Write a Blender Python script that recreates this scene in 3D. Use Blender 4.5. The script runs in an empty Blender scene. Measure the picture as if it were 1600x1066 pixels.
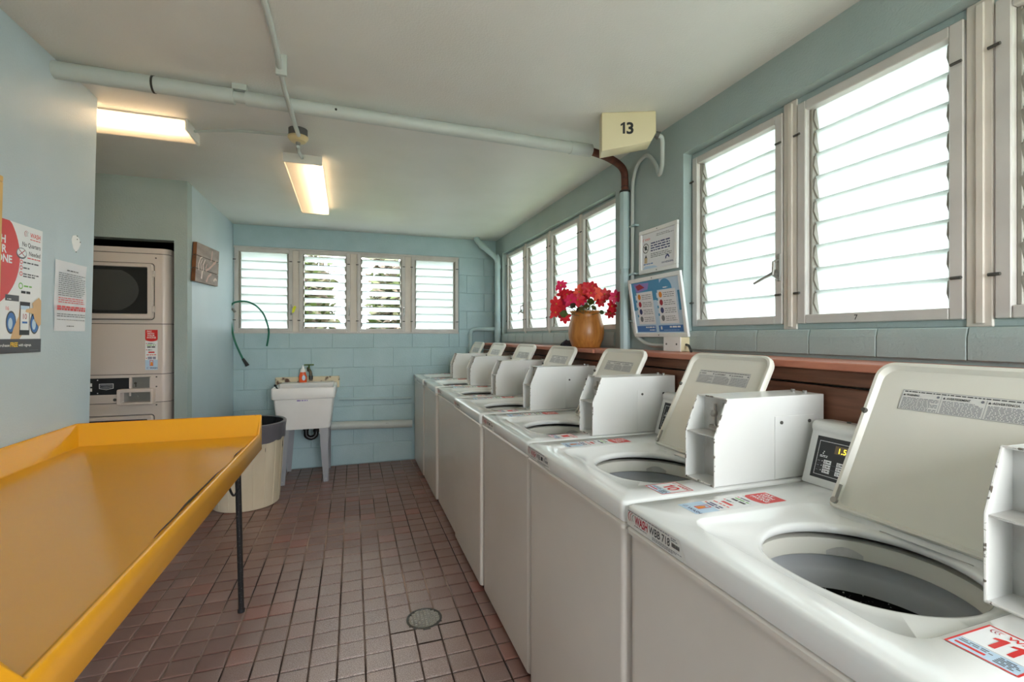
import bpy, bmesh, math, random
from mathutils import Vector, Matrix
R = math.radians
random.seed(7)
scene = bpy.context.scene
COL = scene.collection

# ------------------------------------------------------------------ camera, light, exposure
CAM_H = 1.349
YAW = 0.3264
FPX, CY = 732.56, 524.58
cam_d = bpy.data.cameras.new('camera')
cam = bpy.data.objects.new('camera', cam_d)
COL.objects.link(cam)
cam.location = (0, 0, CAM_H)
cam.rotation_euler = (R(90), 0, -YAW)
cam_d.sensor_width = 36.0
cam_d.lens = FPX * 36.0 / 1600.0
cam_d.shift_y = -(533.0 - CY) / 1600.0
cam_d.clip_start = 0.02
scene.camera = cam

SKY = 5.0
world = bpy.data.worlds.new('overcast_sky')
scene.world = world
world.use_nodes = True
wb = world.node_tree.nodes['Background']
wb.inputs['Color'].default_value = (0.93, 0.97, 1.0, 1)
wb.inputs['Strength'].default_value = SKY

def portal(loc, rot, sx, sy):
    # sky portal: gives off no light of its own, only guides the sampling of the sky
    l = bpy.data.lights.new('sky_portal', 'AREA')
    l.shape = 'RECTANGLE'; l.size = sx; l.size_y = sy
    l.cycles.is_portal = True
    o = bpy.data.objects.new('sky_portal', l)
    o.location = loc; o.rotation_euler = rot
    COL.objects.link(o)

vs = scene.view_settings
vs.view_transform = 'Standard'
vs.look = 'None'
vs.gamma = 1.0
vs.use_curve_mapping = False
vs.exposure = 1.46

# ------------------------------------------------------------------ helpers
def s2l(c):
    f = lambda v: (v / 12.92) if v <= 0.04045 else ((v + 0.055) / 1.055) ** 2.4
    return tuple(f(v / 255.0) for v in c) + (1.0,)

MATS = {}
def mat(name, c, rough=0.5, metal=0.0, c2=None, nscale=6.0, bump=0.0, bscale=60.0, thr=None, spec=None, coat=0.0, emit=None, estr=0.0, stretch=None):
    """Principled material; c2 mixes in by noise (thr = (lo, hi) sharpens it)."""
    m = bpy.data.materials.new(name); m.use_nodes = True
    nt = m.node_tree; N = nt.nodes; L = nt.links
    b = N['Principled BSDF']
    b.inputs['Base Color'].default_value = s2l(c)
    b.inputs['Roughness'].default_value = rough
    b.inputs['Metallic'].default_value = metal
    if spec is not None: b.inputs['Specular IOR Level'].default_value = spec
    if coat: b.inputs['Coat Weight'].default_value = coat; b.inputs['Coat Roughness'].default_value = 0.08
    if emit:
        b.inputs['Emission Color'].default_value = s2l(emit); b.inputs['Emission Strength'].default_value = estr
    tc = None
    def coord():
        g = N.new('ShaderNodeNewGeometry')
        if stretch:
            mp = N.new('ShaderNodeMapping'); mp.inputs['Scale'].default_value = stretch
            L.new(g.outputs['Position'], mp.inputs['Vector']); return mp.outputs['Vector']
        return g.outputs['Position']
    if c2:
        n = N.new('ShaderNodeTexNoise'); n.inputs['Scale'].default_value = nscale; n.inputs['Detail'].default_value = 5
        L.new(coord(), n.inputs['Vector'])
        r = N.new('ShaderNodeValToRGB')
        lo, hi = thr or (0.3, 0.7)
        r.color_ramp.elements[0].position = lo; r.color_ramp.elements[0].color = s2l(c)
        r.color_ramp.elements[1].position = hi; r.color_ramp.elements[1].color = s2l(c2)
        L.new(n.outputs['Fac'], r.inputs['Fac']); L.new(r.outputs['Color'], b.inputs['Base Color'])
    if bump:
        n = N.new('ShaderNodeTexNoise'); n.inputs['Scale'].default_value = bscale; n.inputs['Detail'].default_value = 3
        L.new(coord(), n.inputs['Vector'])
        bp = N.new('ShaderNodeBump'); bp.inputs['Strength'].default_value = bump; bp.inputs['Distance'].default_value = 0.004
        L.new(n.outputs['Fac'], bp.inputs['Height']); L.new(bp.outputs['Normal'], b.inputs['Normal'])
    MATS[name] = m
    return m

class MB:
    def __init__(s): s.v = []; s.f = []; s.m = []
    def add(s, vs_, fs, mi=0):
        o = len(s.v); s.v += [tuple(p) for p in vs_]
        for f in fs: s.f.append(tuple(o + i for i in f)); s.m.append(mi)
        return s
    def quad(s, a, b, c, d, mi=0): return s.add([a, b, c, d], [(0, 1, 2, 3)], mi)
    def box(s, x0, x1, y0, y1, z0, z1, mi=0, bev=0.0, seg=1):
        if x0 > x1: x0, x1 = x1, x0
        if y0 > y1: y0, y1 = y1, y0
        if z0 > z1: z0, z1 = z1, z0
        P = [(x0, y0, z0), (x1, y0, z0), (x1, y1, z0), (x0, y1, z0), (x0, y0, z1), (x1, y0, z1), (x1, y1, z1), (x0, y1, z1)]
        F = [(0, 3, 2, 1), (4, 5, 6, 7), (0, 1, 5, 4), (1, 2, 6, 5), (2, 3, 7, 6), (3, 0, 4, 7)]
        if not bev: return s.add(P, F, mi)
        return s.bevel(P, F, bev, seg, mi)
    def bevel(s, P, F, w, seg=1, mi=0):
        bm = bmesh.new()
        vv = [bm.verts.new(p) for p in P]
        for f in F: bm.faces.new([vv[i] for i in f])
        bmesh.ops.recalc_face_normals(bm, faces=bm.faces)
        bmesh.ops.bevel(bm, geom=list(bm.edges), offset=w, segments=seg, affect='EDGES', profile=0.5)
        bm.verts.index_update()
        s.add([v.co for v in bm.verts], [[v.index for v in f.verts] for f in bm.faces], mi)
        bm.free(); return s
    def prism(s, poly, fn, d0, d1, mi=0, bev=0.0, seg=1):
        """poly: 2d points; fn(u, v, w) -> 3d; extruded from w=d0 to d1"""
        n = len(poly)
        P = [fn(u, v, d0) for u, v in poly] + [fn(u, v, d1) for u, v in poly]
        F = [tuple(range(n))[::-1], tuple(range(n, 2 * n))] + [(i, (i + 1) % n, n + (i + 1) % n, n + i) for i in range(n)]
        if bev: return s.bevel(P, F, bev, seg, mi)
        return s.add(P, F, mi)
    def loops(s, Ls, mi=0, cap0=False, cap1=False):
        n = len(Ls[0]); P = [p for l in Ls for p in l]; F = []
        for k in range(len(Ls) - 1):
            for i in range(n):
                j = (i + 1) % n
                F.append((k * n + i, k * n + j, (k + 1) * n + j, (k + 1) * n + i))
        if cap0: F.append(tuple(range(n))[::-1])
        if cap1: F.append(tuple((len(Ls) - 1) * n + i for i in range(n)))
        return s.add(P, F, mi)
    def tube(s, path, r, n=12, mi=0, caps=True):
        path = [Vector(p) for p in path]
        rs = r if isinstance(r, (list, tuple)) else [r] * len(path)
        t0 = (path[1] - path[0]).normalized()
        a = t0.orthogonal().normalized(); Ls = []
        for i, p in enumerate(path):
            t = ((path[i] - path[i - 1]).normalized() if i else t0) + ((path[i + 1] - path[i]).normalized() if i + 1 < len(path) else Vector())
            t.normalize()
            a = (a - t * a.dot(t)).normalized(); b = t.cross(a)
            Ls.append([p + (a * math.cos(2 * math.pi * k / n) + b * math.sin(2 * math.pi * k / n)) * rs[i] for k in range(n)])
        return s.loops(Ls, mi, caps, caps)
    def lathe(s, prof, c=(0, 0, 0), n=32, mi=0, cap0=False, cap1=False):
        Ls = [[(c[0] + r * math.cos(2 * math.pi * k / n), c[1] + r * math.sin(2 * math.pi * k / n), c[2] + z) for k in range(n)] for r, z in prof]
        return s.loops(Ls, mi, cap0, cap1)
    def ball(s, c, r, mi=0, n=10, sc=(1, 1, 1)):
        Ls = []
        for k in range(1, n // 2 + 1):
            ph = math.pi * k / (n // 2 + 1)
            Ls.append([(c[0] + sc[0] * r * math.sin(ph) * math.cos(2 * math.pi * i / n), c[1] + sc[1] * r * math.sin(ph) * math.sin(2 * math.pi * i / n), c[2] - sc[2] * r * math.cos(ph)) for i in range(n)])
        return s.loops(Ls, mi, True, True)
    def build(s, name, mats, parent=None, smooth=True, origin=None, ang=35):
        if not isinstance(mats, (list, tuple)): mats = [mats]
        o0 = Vector(origin) if origin is not None else (parent_loc(parent) if parent else Vector())
        me = bpy.data.meshes.new(name)
        me.from_pydata([tuple(Vector(p) - o0) for p in s.v], [], s.f)
        for m in mats: me.materials.append(MATS[m] if isinstance(m, str) else m)
        if len(mats) > 1: me.polygons.foreach_set('material_index', s.m)
        bm = bmesh.new(); bm.from_mesh(me)
        bmesh.ops.recalc_face_normals(bm, faces=bm.faces)
        bm.to_mesh(me); bm.free()
        if smooth:
            me.polygons.foreach_set('use_smooth', [True] * len(me.polygons))
            me.set_sharp_from_angle(angle=R(ang))
        me.update()
        ob = bpy.data.objects.new(name, me)
        COL.objects.link(ob)
        if parent: ob.parent = parent
        else: ob.location = o0
        return ob

def parent_loc(p):
    v = Vector()
    while p: v = v + Vector(p.location); p = p.parent
    return v

def thing(name, label, cat, loc=(0, 0, 0), group=None, kind=None):
    o = bpy.data.objects.new(name, None); COL.objects.link(o)
    o.empty_display_size = 0.1; o.location = loc
    return tag(o, label, cat, group, kind)
def tag(o, label=None, cat=None, group=None, kind=None):
    if label: o['label'] = label
    if cat: o['category'] = cat
    if group: o['group'] = group
    if kind: o['kind'] = kind
    return o
def struct(o, label=None): 
    o['kind'] = 'structure'
    if label: o['label'] = label
    return o
def copy_tree(o, parent=None, skip=()):
    c = o.copy(); COL.objects.link(c); c.parent = parent
    for ch in list(o.children):
        if ch.name.split('.')[0] not in skip: copy_tree(ch, c, skip)
    return c

TXT = {}
def text_geo(s, bold):
    k = (s, bold)
    if k not in TXT:
        cu = bpy.data.curves.new('txt', 'FONT'); cu.body = s; cu.size = 1.0; cu.resolution_u = 3
        cu.offset = bold; cu.fill_mode = 'FRONT'
        ob = bpy.data.objects.new('txt', cu)
        me = bpy.data.meshes.new_from_object(ob)
        V = [(v.co.x, v.co.y) for v in me.vertices]; F = [tuple(p.vertices) for p in me.polygons]
        bpy.data.objects.remove(ob); bpy.data.meshes.remove(me); bpy.data.curves.remove(cu)
        TXT[k] = (V, F)
    return TXT[k]

class Sheet:
    """flat print: u to the right, v up, layers stacked a fraction of a millimetre apart"""
    def __init__(s, mb, org, right, up, step=0.00025):
        s.mb = mb; s.o = Vector(org); s.r = Vector(right).normalized(); s.u = Vector(up).normalized()
        s.n = s.r.cross(s.u); s.st = step
    def p(s, u, v, l): return s.o + s.r * u + s.u * v + s.n * (l * s.st)
    def poly(s, pts, mi, l=1):
        s.mb.add([s.p(u, v, l) for u, v in pts], [tuple(range(len(pts)))], mi); return s
    def rect(s, u0, v0, u1, v1, mi, l=1): return s.poly([(u0, v0), (u1, v0), (u1, v1), (u0, v1)], mi, l)
    def disc(s, u, v, r, mi, l=1, ry=None, n=28):
        return s.poly([(u + r * math.cos(2 * math.pi * i / n), v + (ry or r) * math.sin(2 * math.pi * i / n)) for i in range(n)], mi, l)
    def ring(s, u, v, r, w, mi, l=1, n=28, a0=0, a1=360):
        for i in range(n):
            a = R(a0 + (a1 - a0) * i / n); b = R(a0 + (a1 - a0) * (i + 1) / n)
            s.poly([(u + q * math.cos(t), v + q * math.sin(t)) for q, t in ((r, a), (r, b), (r - w, b), (r - w, a))], mi, l)
        return s
    def frame(s, u0, v0, u1, v1, w, mi, l=1):
        s.rect(u0, v0, u1, v0 + w, mi, l); s.rect(u0, v1 - w, u1, v1, mi, l); s.rect(u0, v0 + w, u0 + w, v1 - w, mi, l); s.rect(u1 - w, v0 + w, u1, v1 - w, mi, l); return s
    def line(s, a, b, w, mi, l=1):
        d = Vector((b[0] - a[0], b[1] - a[1])); d.normalize(); q = Vector((-d.y, d.x)) * w / 2
        return s.poly([(a[0] - q.x, a[1] - q.y), (b[0] - q.x, b[1] - q.y), (b[0] + q.x, b[1] + q.y), (a[0] + q.x, a[1] + q.y)], mi, l)
    def text(s, t, u, v, h, mi, l=2, bold=0.0, align='L', sx=1.0, slant=0.0, fit=None):
        V, F = text_geo(t, bold)
        if not V: return s
        x0 = min(p[0] for p in V); x1 = max(p[0] for p in V)
        k = h / 0.73
        if fit: sx = fit / ((x1 - x0) * k)
        w = (x1 - x0) * k * sx
        off = {'L': 0, 'C': -w / 2, 'R': -w}[align]
        s.mb.add([s.p(u + off + (x - x0) * k * sx + slant * y * k, v + y * k, l) for x, y in V], F, mi); return s
    def number(s, t, u, v, h, mi, l=2, bold=0.02):
        # figures with a flagged 1, centred on u
        ws = [0.52 if c == '1' else 0.66 for c in t]; x = u - sum(ws) * h / 2
        for c, w in zip(t, ws):
            if c == '1': s.poly([(x + a * h, v + b * h) for a, b in ((0.22, 0), (0.42, 0), (0.42, 1), (0.30, 1), (0.04, 0.84), (0.04, 0.66), (0.22, 0.76))], mi, l)
            else: s.text(c, x + w * h / 2, v, h, mi, l, bold=bold, align='C', fit=h * 0.6)
            x += w * h
        return s
    def words(s, u0, v0, u1, v1, n, mi, l=2, seed=1, fill=0.55):
        rd = random.Random(seed); ph = (v1 - v0) / n
        for i in range(n):
            v = v1 - (i + 1) * ph; u = u0; end = u1 - (rd.random() * 0.3 * (u1 - u0) if rd.random() < 0.3 else 0)
            while u < end:
                w = ph * rd.uniform(0.8, 3.2); w = min(w, end - u)
                s.rect(u, v + ph * 0.2, u + w, v + ph * (0.2 + fill), mi, l); u += w + ph * 0.45
        return s
    def swoosh(s, u, v, h, m1, m2, l=2):
        # three nested crescents opening to the right
        for k, (sc, mi) in enumerate(((1.0, m1), (0.84, m1), (0.66, m2))):
            r = h * 0.5 * sc; cu = u + h * 0.5 + k * h * 0.24; n = 10
            out = [(cu + r * 1.0 * math.cos(R(80 + 165 * i / n)), v + h * 0.5 + r * math.sin(R(80 + 165 * i / n))) for i in range(n + 1)]
            inn = [(cu + r * (0.20 + 0.0) + r * 1.0 * math.cos(R(88 + 150 * i / n)), v + h * 0.5 + r * 0.95 * math.sin(R(88 + 150 * i / n))) for i in range(n + 1)]
            for i in range(n): s.poly([out[i], out[i + 1], inn[i + 1], inn[i]], mi, l)
        return s

def bez(pts, n=8):
    """Catmull-Rom through the points"""
    P = [Vector(p) for p in pts]; out = []
    for i in range(len(P) - 1):
        a = P[i - 1] if i else P[i] * 2 - P[i + 1]; b = P[i]; c = P[i + 1]; d = P[i + 2] if i + 2 < len(P) else P[i + 1] * 2 - P[i]
        for k in range(n):
            t = k / n
            out.append(0.5 * ((2 * b) + (c - a) * t + (2 * a - 5 * b + 4 * c - d) * t * t + (3 * b - a - 3 * c + d) * t ** 3))
    out.append(P[-1]); return out

def ray(px, py):
    u = (px - 800) / FPX; v = (py - CY) / FPX; c, s = math.cos(YAW), math.sin(YAW)
    return Vector((c * u + s, -s * u + c, -v))
def at_x(X, px, py): r = ray(px, py); return r * (X / r.x) + Vector((0, 0, CAM_H))
def at_y(Y, px, py): r = ray(px, py); return r * (Y / r.y) + Vector((0, 0, CAM_H))
def at_z(Z, px, py): r = ray(px, py); return r * ((Z - CAM_H) / r.z) + Vector((0, 0, CAM_H))

# ------------------------------------------------------------------ materials
mat('wall_blue', (196, 211, 218), 0.42, c2=(189, 205, 212), nscale=3, bump=0.25, bscale=140)
mat('block_blue', (178, 202, 207), 0.55, c2=(168, 194, 199), nscale=5, bump=0.6, bscale=120)
mat('mortar_blue', (166, 190, 194), 0.6, bump=0.4)
mat('wall_sage', (168, 183, 182), 0.5, c2=(160, 176, 175), nscale=4, bump=0.4, bscale=110)
mat('ceiling_white', (228, 227, 222), 0.5, c2=(221, 220, 214), nscale=2.5, bump=0.3, bscale=130)
mat('washer_white', (236, 236, 233), 0.22, c2=(230, 229, 225), nscale=3)
mat('deck_white', (240, 240, 238), 0.12, coat=0.3)
mat('panel_shaded', (222, 214, 206), 0.25, c2=(215, 206, 197), nscale=2)  # washer sides beiger than the tops: their shade is put into the colour
mat('lid_cream', (232, 229, 219), 0.3, c2=(228, 224, 212), nscale=4)
mat('ring_cream', (226, 223, 212), 0.35)
mat('basket_grey', (198, 200, 202), 0.4)
mat('basket_black', (16, 16, 18), 0.35, c2=(225, 225, 225), nscale=170, thr=(0.64, 0.69))
mat('chipped_edge', (226, 223, 218), 0.4, c2=(104, 94, 84), nscale=75, thr=(0.56, 0.6))
mat('box_inside', (206, 204, 200), 0.4, c2=(160, 152, 142), nscale=14, thr=(0.5, 0.9))
mat('steel', (170, 168, 164), 0.35, metal=0.8)
mat('grate_metal', (186, 180, 170), 0.4, metal=0.2)
mat('dark_screw', (90, 88, 84), 0.5, metal=0.4)
mat('black_gap', (14, 14, 14), 0.7)
mat('panel_black', (34, 35, 38), 0.4)
mat('print_white', (244, 245, 246), 0.4)
mat('print_red', (222, 50, 48), 0.4)
mat('print_darkred', (170, 22, 48), 0.4)
mat('print_black', (36, 36, 40), 0.5)
mat('print_grey', (120, 122, 128), 0.5)
mat('print_blue', (66, 120, 190), 0.45)
mat('print_lightblue', (196, 220, 240), 0.4)
mat('print_navy', (40, 52, 110), 0.45)
mat('print_orange', (240, 150, 50), 0.45)
mat('print_green', (120, 190, 80), 0.45)
mat('print_yellow', (250, 205, 50), 0.45)
mat('print_charcoal', (78, 78, 84), 0.45)
mat('print_skin', (226, 186, 136), 0.5)
mat('print_violet', (150, 130, 200), 0.45)
mat('print_teal', (70, 150, 196), 0.45)
mat('print_tan', (200, 178, 140), 0.5)
mat('paper', (238, 238, 242), 0.6)
mat('label_silver', (222, 220, 216), 0.4)
mat('lcd', (120, 100, 70), 0.3)
mat('lcd_digit', (250, 230, 70), 0.4, emit=(250, 225, 60), estr=0.6)
mat('table_yellow', (240, 168, 24), 0.2, c2=(232, 163, 42), nscale=2.2)
mat('table_crack', (44, 40, 32), 0.7, c2=(90, 74, 44), nscale=30)
mat('leg_black', (24, 24, 25), 0.4, c2=(120, 116, 110), nscale=130, thr=(0.62, 0.72))
mat('can_cream', (222, 208, 184), 0.55, c2=(196, 180, 152), nscale=4, stretch=(1, 1, 0.3))
mat('bag_black', (26, 26, 29), 0.28, bump=0.5, bscale=30)
mat('bag_grey', (96, 92, 98), 0.35, bump=0.4, bscale=30)
mat('sink_white', (236, 234, 232), 0.35, c2=(226, 223, 220), nscale=3)
mat('leg_grey', (150, 151, 156), 0.4, metal=0.2)
mat('pvc_black', (20, 20, 22), 0.35)
mat('splash_board', (222, 208, 178), 0.6, c2=(96, 66, 46), nscale=16, thr=(0.56, 0.66))
mat('brass_old', (112, 98, 76), 0.4, metal=0.7, c2=(70, 66, 60), nscale=30)
mat('soap_orange', (236, 92, 34), 0.3)
mat('rubber_green', (24, 110, 84), 0.45)
mat('rubber_black', (28, 28, 30), 0.5)
mat('pipe_blue', (180, 202, 204), 0.45, c2=(172, 194, 196), nscale=6, bump=0.25)
mat('pipe_white', (196, 202, 198), 0.45, c2=(188, 194, 190), nscale=6, bump=0.2)
mat('pipe_rust', (110, 60, 44), 0.75, c2=(78, 46, 38), nscale=30, bump=0.5)
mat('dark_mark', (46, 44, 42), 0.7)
mat('sign_cream', (226, 213, 176), 0.4)
mat('jbox_cream', (226, 206, 156), 0.45)
mat('jbox_dark', (92, 92, 90), 0.5)
mat('fixture_white', (236, 233, 226), 0.4)
mat('frame_white', (238, 238, 236), 0.35)
mat('alu', (208, 203, 198), 0.4, c2=(196, 190, 185), nscale=8)
mat('alu_cream', (222, 213, 202), 0.45, c2=(212, 202, 191), nscale=8)
mat('clip_alu', (150, 145, 136), 0.45, metal=0.2)
mat('glass_edge', (92, 98, 96), 0.4)
mat('ledge_red', (206, 136, 112), 0.4, c2=(184, 112, 88), nscale=9, stretch=(3, 0.6, 3))
mat('ledge_brown', (140, 92, 70), 0.5, c2=(112, 72, 54), nscale=10, stretch=(3, 0.5, 6))
mat('pot_wood', (196, 134, 66), 0.35, c2=(164, 104, 46), nscale=9, stretch=(6, 6, 0.8))
mat('petal_red', (226, 36, 50), 0.5, c2=(204, 24, 44), nscale=40)
mat('petal_pink', (236, 44, 106), 0.5, c2=(222, 30, 80), nscale=40)
mat('petal_orange', (244, 86, 58), 0.5)
mat('flower_eye', (190, 120, 40), 0.6)
mat('leaf_green', (92, 116, 44), 0.5, c2=(60, 84, 36), nscale=30)
mat('leaf_dark', (56, 50, 36), 0.5)
mat('stem_green', (70, 104, 60), 0.5)
mat('cloth_dark', (44, 44, 60), 0.8, bump=0.6)
mat('plank_grey', (132, 118, 112), 0.7, c2=(168, 152, 144), nscale=9, stretch=(1, 0.5, 2.5), bump=0.3)
mat('plank_edge', (128, 76, 36), 0.7, c2=(96, 56, 28), nscale=20)
mat('paint_cream', (232, 214, 206), 0.7)
mat('paint_pink', (206, 168, 158), 0.7)
mat('dryer_white', (214, 202, 194), 0.3)
mat('dryer_glass', (38, 38, 38), 0.12)
mat('drum_dark', (64, 64, 62), 0.4)
mat('cork_frame', (226, 184, 112), 0.5)
mat('cork', (170, 130, 86), 0.9, c2=(140, 100, 62), nscale=60)
mat('door_paint', (196, 206, 206), 0.5)
mat('hose_metal', (150, 146, 140), 0.4, metal=0.6)
mat('tag_yellow', (226, 232, 40), 0.5)
mat('grass', (112, 124, 70), 0.9, c2=(90, 104, 58), nscale=2)
mat('hedge_leaf', (66, 80, 34), 0.7, c2=(92, 80, 66), nscale=3, thr=(0.42, 0.58))
mat('bark', (110, 96, 84), 0.9)
mat('concrete_out', (196, 192, 186), 0.8)

def glass_mat(name, c, transp, trans):
    m = bpy.data.materials.new(name); m.use_nodes = True
    nt = m.node_tree; N = nt.nodes; L = nt.links; N.clear()
    out = N.new('ShaderNodeOutputMaterial'); t = N.new('ShaderNodeBsdfTranslucent'); tr = N.new('ShaderNodeBsdfTransparent')
    d = N.new('ShaderNodeBsdfDiffuse'); g = N.new('ShaderNodeBsdfGlossy')
    geo = N.new('ShaderNodeNewGeometry'); no = N.new('ShaderNodeTexNoise'); no.inputs['Scale'].default_value = 160
    bp = N.new('ShaderNodeBump'); bp.inputs['Strength'].default_value = 0.5; bp.inputs['Distance'].default_value = 0.003
    L.new(geo.outputs['Position'], no.inputs['Vector']); L.new(no.outputs['Fac'], bp.inputs['Height'])
    for q in (t, d, g): L.new(bp.outputs['Normal'], q.inputs['Normal'])
    t.inputs['Color'].default_value = s2l(c); tr.inputs['Color'].default_value = s2l(c); d.inputs['Color'].default_value = s2l(c)
    g.inputs['Roughness'].default_value = 0.25
    m1 = N.new('ShaderNodeMixShader'); m2 = N.new('ShaderNodeMixShader'); m3 = N.new('ShaderNodeMixShader')
    m1.inputs['Fac'].default_value = trans          # diffuse -> translucent
    L.new(d.outputs[0], m1.inputs[1]); L.new(t.outputs[0], m1.inputs[2])
    m2.inputs['Fac'].default_value = transp
    L.new(m1.outputs[0], m2.inputs[1]); L.new(tr.outputs[0], m2.inputs[2])
    m3.inputs['Fac'].default_value = 0.05
    L.new(m2.outputs[0], m3.inputs[1]); L.new(g.outputs[0], m3.inputs[2])
    L.new(m3.outputs[0], out.inputs['Surface'])
    MATS[name] = m
glass_mat('frosted_glass', (232, 237, 238), 0.13, 0.5)
glass_mat('diffuser', (250, 244, 232), 0.2, 0.75)

def tube_mat(name, c, strength):
    m = bpy.data.materials.new(name); m.use_nodes = True
    N = m.node_tree.nodes; b = N['Principled BSDF']
    b.inputs['Base Color'].default_value = s2l(c)
    b.inputs['Emission Color'].default_value = s2l(c); b.inputs['Emission Strength'].default_value = strength
    MATS[name] = m
tube_mat('tube_lit', (255, 226, 190), 6.5)

def tile_mat():
    m = bpy.data.materials.new('quarry_tile'); m.use_nodes = True
    nt = m.node_tree; N = nt.nodes; L = nt.links; b = N['Principled BSDF']
    geo = N.new('ShaderNodeNewGeometry')
    # one random value for each tile, from its place in the grid
    sub = N.new('ShaderNodeVectorMath'); sub.operation = 'SUBTRACT'; sub.inputs[1].default_value = (TX0, TY0, -1)
    dv = N.new('ShaderNodeVectorMath'); dv.operation = 'DIVIDE'; dv.inputs[1].default_value = (TP, TP, 5)
    fl = N.new('ShaderNodeVectorMath'); fl.operation = 'FLOOR'
    L.new(geo.outputs['Position'], sub.inputs[0]); L.new(sub.outputs[0], dv.inputs[0]); L.new(dv.outputs[0], fl.inputs[0])
    wn = N.new('ShaderNodeTexWhiteNoise'); wn.noise_dimensions = '3D'; L.new(fl.outputs[0], wn.inputs['Vector'])
    r1 = N.new('ShaderNodeValToRGB')
    els = r1.color_ramp.elements
    els[0].position = 0.0; els[0].color = s2l((128, 92, 84)); els[1].position = 1.0; els[1].color = s2l((148, 98, 88))
    for p, c in ((0.3, (136, 106, 98)), (0.6, (130, 100, 92)), (0.85, (144, 114, 106))):
        e = els.new(p); e.color = s2l(c)
    L.new(wn.outputs['Value'], r1.inputs['Fac'])
    # worn, greyer, speckled where people walk, lightened further to paint in the floor sheen
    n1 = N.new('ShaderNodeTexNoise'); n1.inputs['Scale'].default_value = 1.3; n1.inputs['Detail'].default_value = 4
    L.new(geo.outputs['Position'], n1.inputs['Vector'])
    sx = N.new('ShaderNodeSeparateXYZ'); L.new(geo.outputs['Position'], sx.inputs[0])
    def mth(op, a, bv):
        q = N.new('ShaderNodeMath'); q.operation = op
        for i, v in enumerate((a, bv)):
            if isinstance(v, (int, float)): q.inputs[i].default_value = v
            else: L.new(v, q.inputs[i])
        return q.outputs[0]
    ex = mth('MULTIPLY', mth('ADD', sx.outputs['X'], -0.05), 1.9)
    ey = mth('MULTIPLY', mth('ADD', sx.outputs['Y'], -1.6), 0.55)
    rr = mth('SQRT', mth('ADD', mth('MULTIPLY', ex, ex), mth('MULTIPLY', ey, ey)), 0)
    wear_sheen = mth('SUBTRACT', mth('ADD', mth('MULTIPLY', n1.outputs['Fac'], 1.1), 0.62), rr)
    cl = N.new('ShaderNodeClamp'); L.new(wear_sheen, cl.inputs['Value'])
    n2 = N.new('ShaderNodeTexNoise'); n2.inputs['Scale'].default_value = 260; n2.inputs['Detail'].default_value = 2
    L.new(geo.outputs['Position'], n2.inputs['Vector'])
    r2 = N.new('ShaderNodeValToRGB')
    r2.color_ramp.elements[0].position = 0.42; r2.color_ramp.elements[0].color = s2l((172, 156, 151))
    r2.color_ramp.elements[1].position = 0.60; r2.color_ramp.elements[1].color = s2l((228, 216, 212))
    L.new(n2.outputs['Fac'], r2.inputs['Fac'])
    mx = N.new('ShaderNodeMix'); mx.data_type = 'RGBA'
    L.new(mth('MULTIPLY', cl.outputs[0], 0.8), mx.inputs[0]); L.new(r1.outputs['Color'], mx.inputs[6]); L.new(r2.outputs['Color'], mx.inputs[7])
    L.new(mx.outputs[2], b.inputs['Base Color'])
    rg = N.new('ShaderNodeMapRange'); rg.inputs['To Min'].default_value = 0.22; rg.inputs['To Max'].default_value = 0.42
    L.new(n1.outputs['Fac'], rg.inputs['Value']); L.new(rg.outputs[0], b.inputs['Roughness'])
    bp = N.new('ShaderNodeBump'); bp.inputs['Strength'].default_value = 0.25; bp.inputs['Distance'].default_value = 0.002
    L.new(n2.outputs['Fac'], bp.inputs['Height']); L.new(bp.outputs['Normal'], b.inputs['Normal'])
    MATS['quarry_tile'] = m
TP = 0.10927
TX0 = -0.0619; TY0 = 2.8377
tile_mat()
mat('grout', (62, 48, 42), 0.9, c2=(186, 160, 146), nscale=1.1, thr=(0.44, 0.60))

# ------------------------------------------------------------------ the room
H = 2.44
XR, XL, YF, YD = 1.5625, -1.11, 5.196, 3.87
YB = -1.35

def lwx(z): return XL - 0.0204 * (H - z)        # the near part of the left wall leans a little

# floor: grout bed with the tiles laid in it
fl = MB().box(-2.45, 1.78, YB - 0.2, 5.4, -0.12, -0.006).build('floor', 'grout', smooth=False)
struct(fl, 'floor of small brown quarry tiles with pale grout')
tm = MB()
g = 0.0036; hp = TP / 2 - g
ch = 0.004
def tile_geo(mb, cx, cy, sx0, sx1, sy0, sy1, dz=0.0):
    a = [(cx + sx0, cy + sy0, -0.006), (cx + sx1, cy + sy0, -0.006), (cx + sx1, cy + sy1, -0.006), (cx + sx0, cy + sy1, -0.006)]
    b_ = [(p[0], p[1], -0.0022 + dz) for p in a]
    c_ = [(cx + sx0 + ch, cy + sy0 + ch, dz), (cx + sx1 - ch, cy + sy0 + ch, dz), (cx + sx1 - ch, cy + sy1 - ch, dz), (cx + sx0 + ch, cy + sy1 - ch, dz)]
    mb.loops([a, b_, c_], 0, False, True)
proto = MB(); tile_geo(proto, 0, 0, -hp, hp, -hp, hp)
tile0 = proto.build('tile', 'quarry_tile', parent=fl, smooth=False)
DRAIN = Vector((0.32, 2.252, 0))
rd = random.Random(3)
cand = []; rest = []
c_, s_ = math.cos(YAW), math.sin(YAW)
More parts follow.
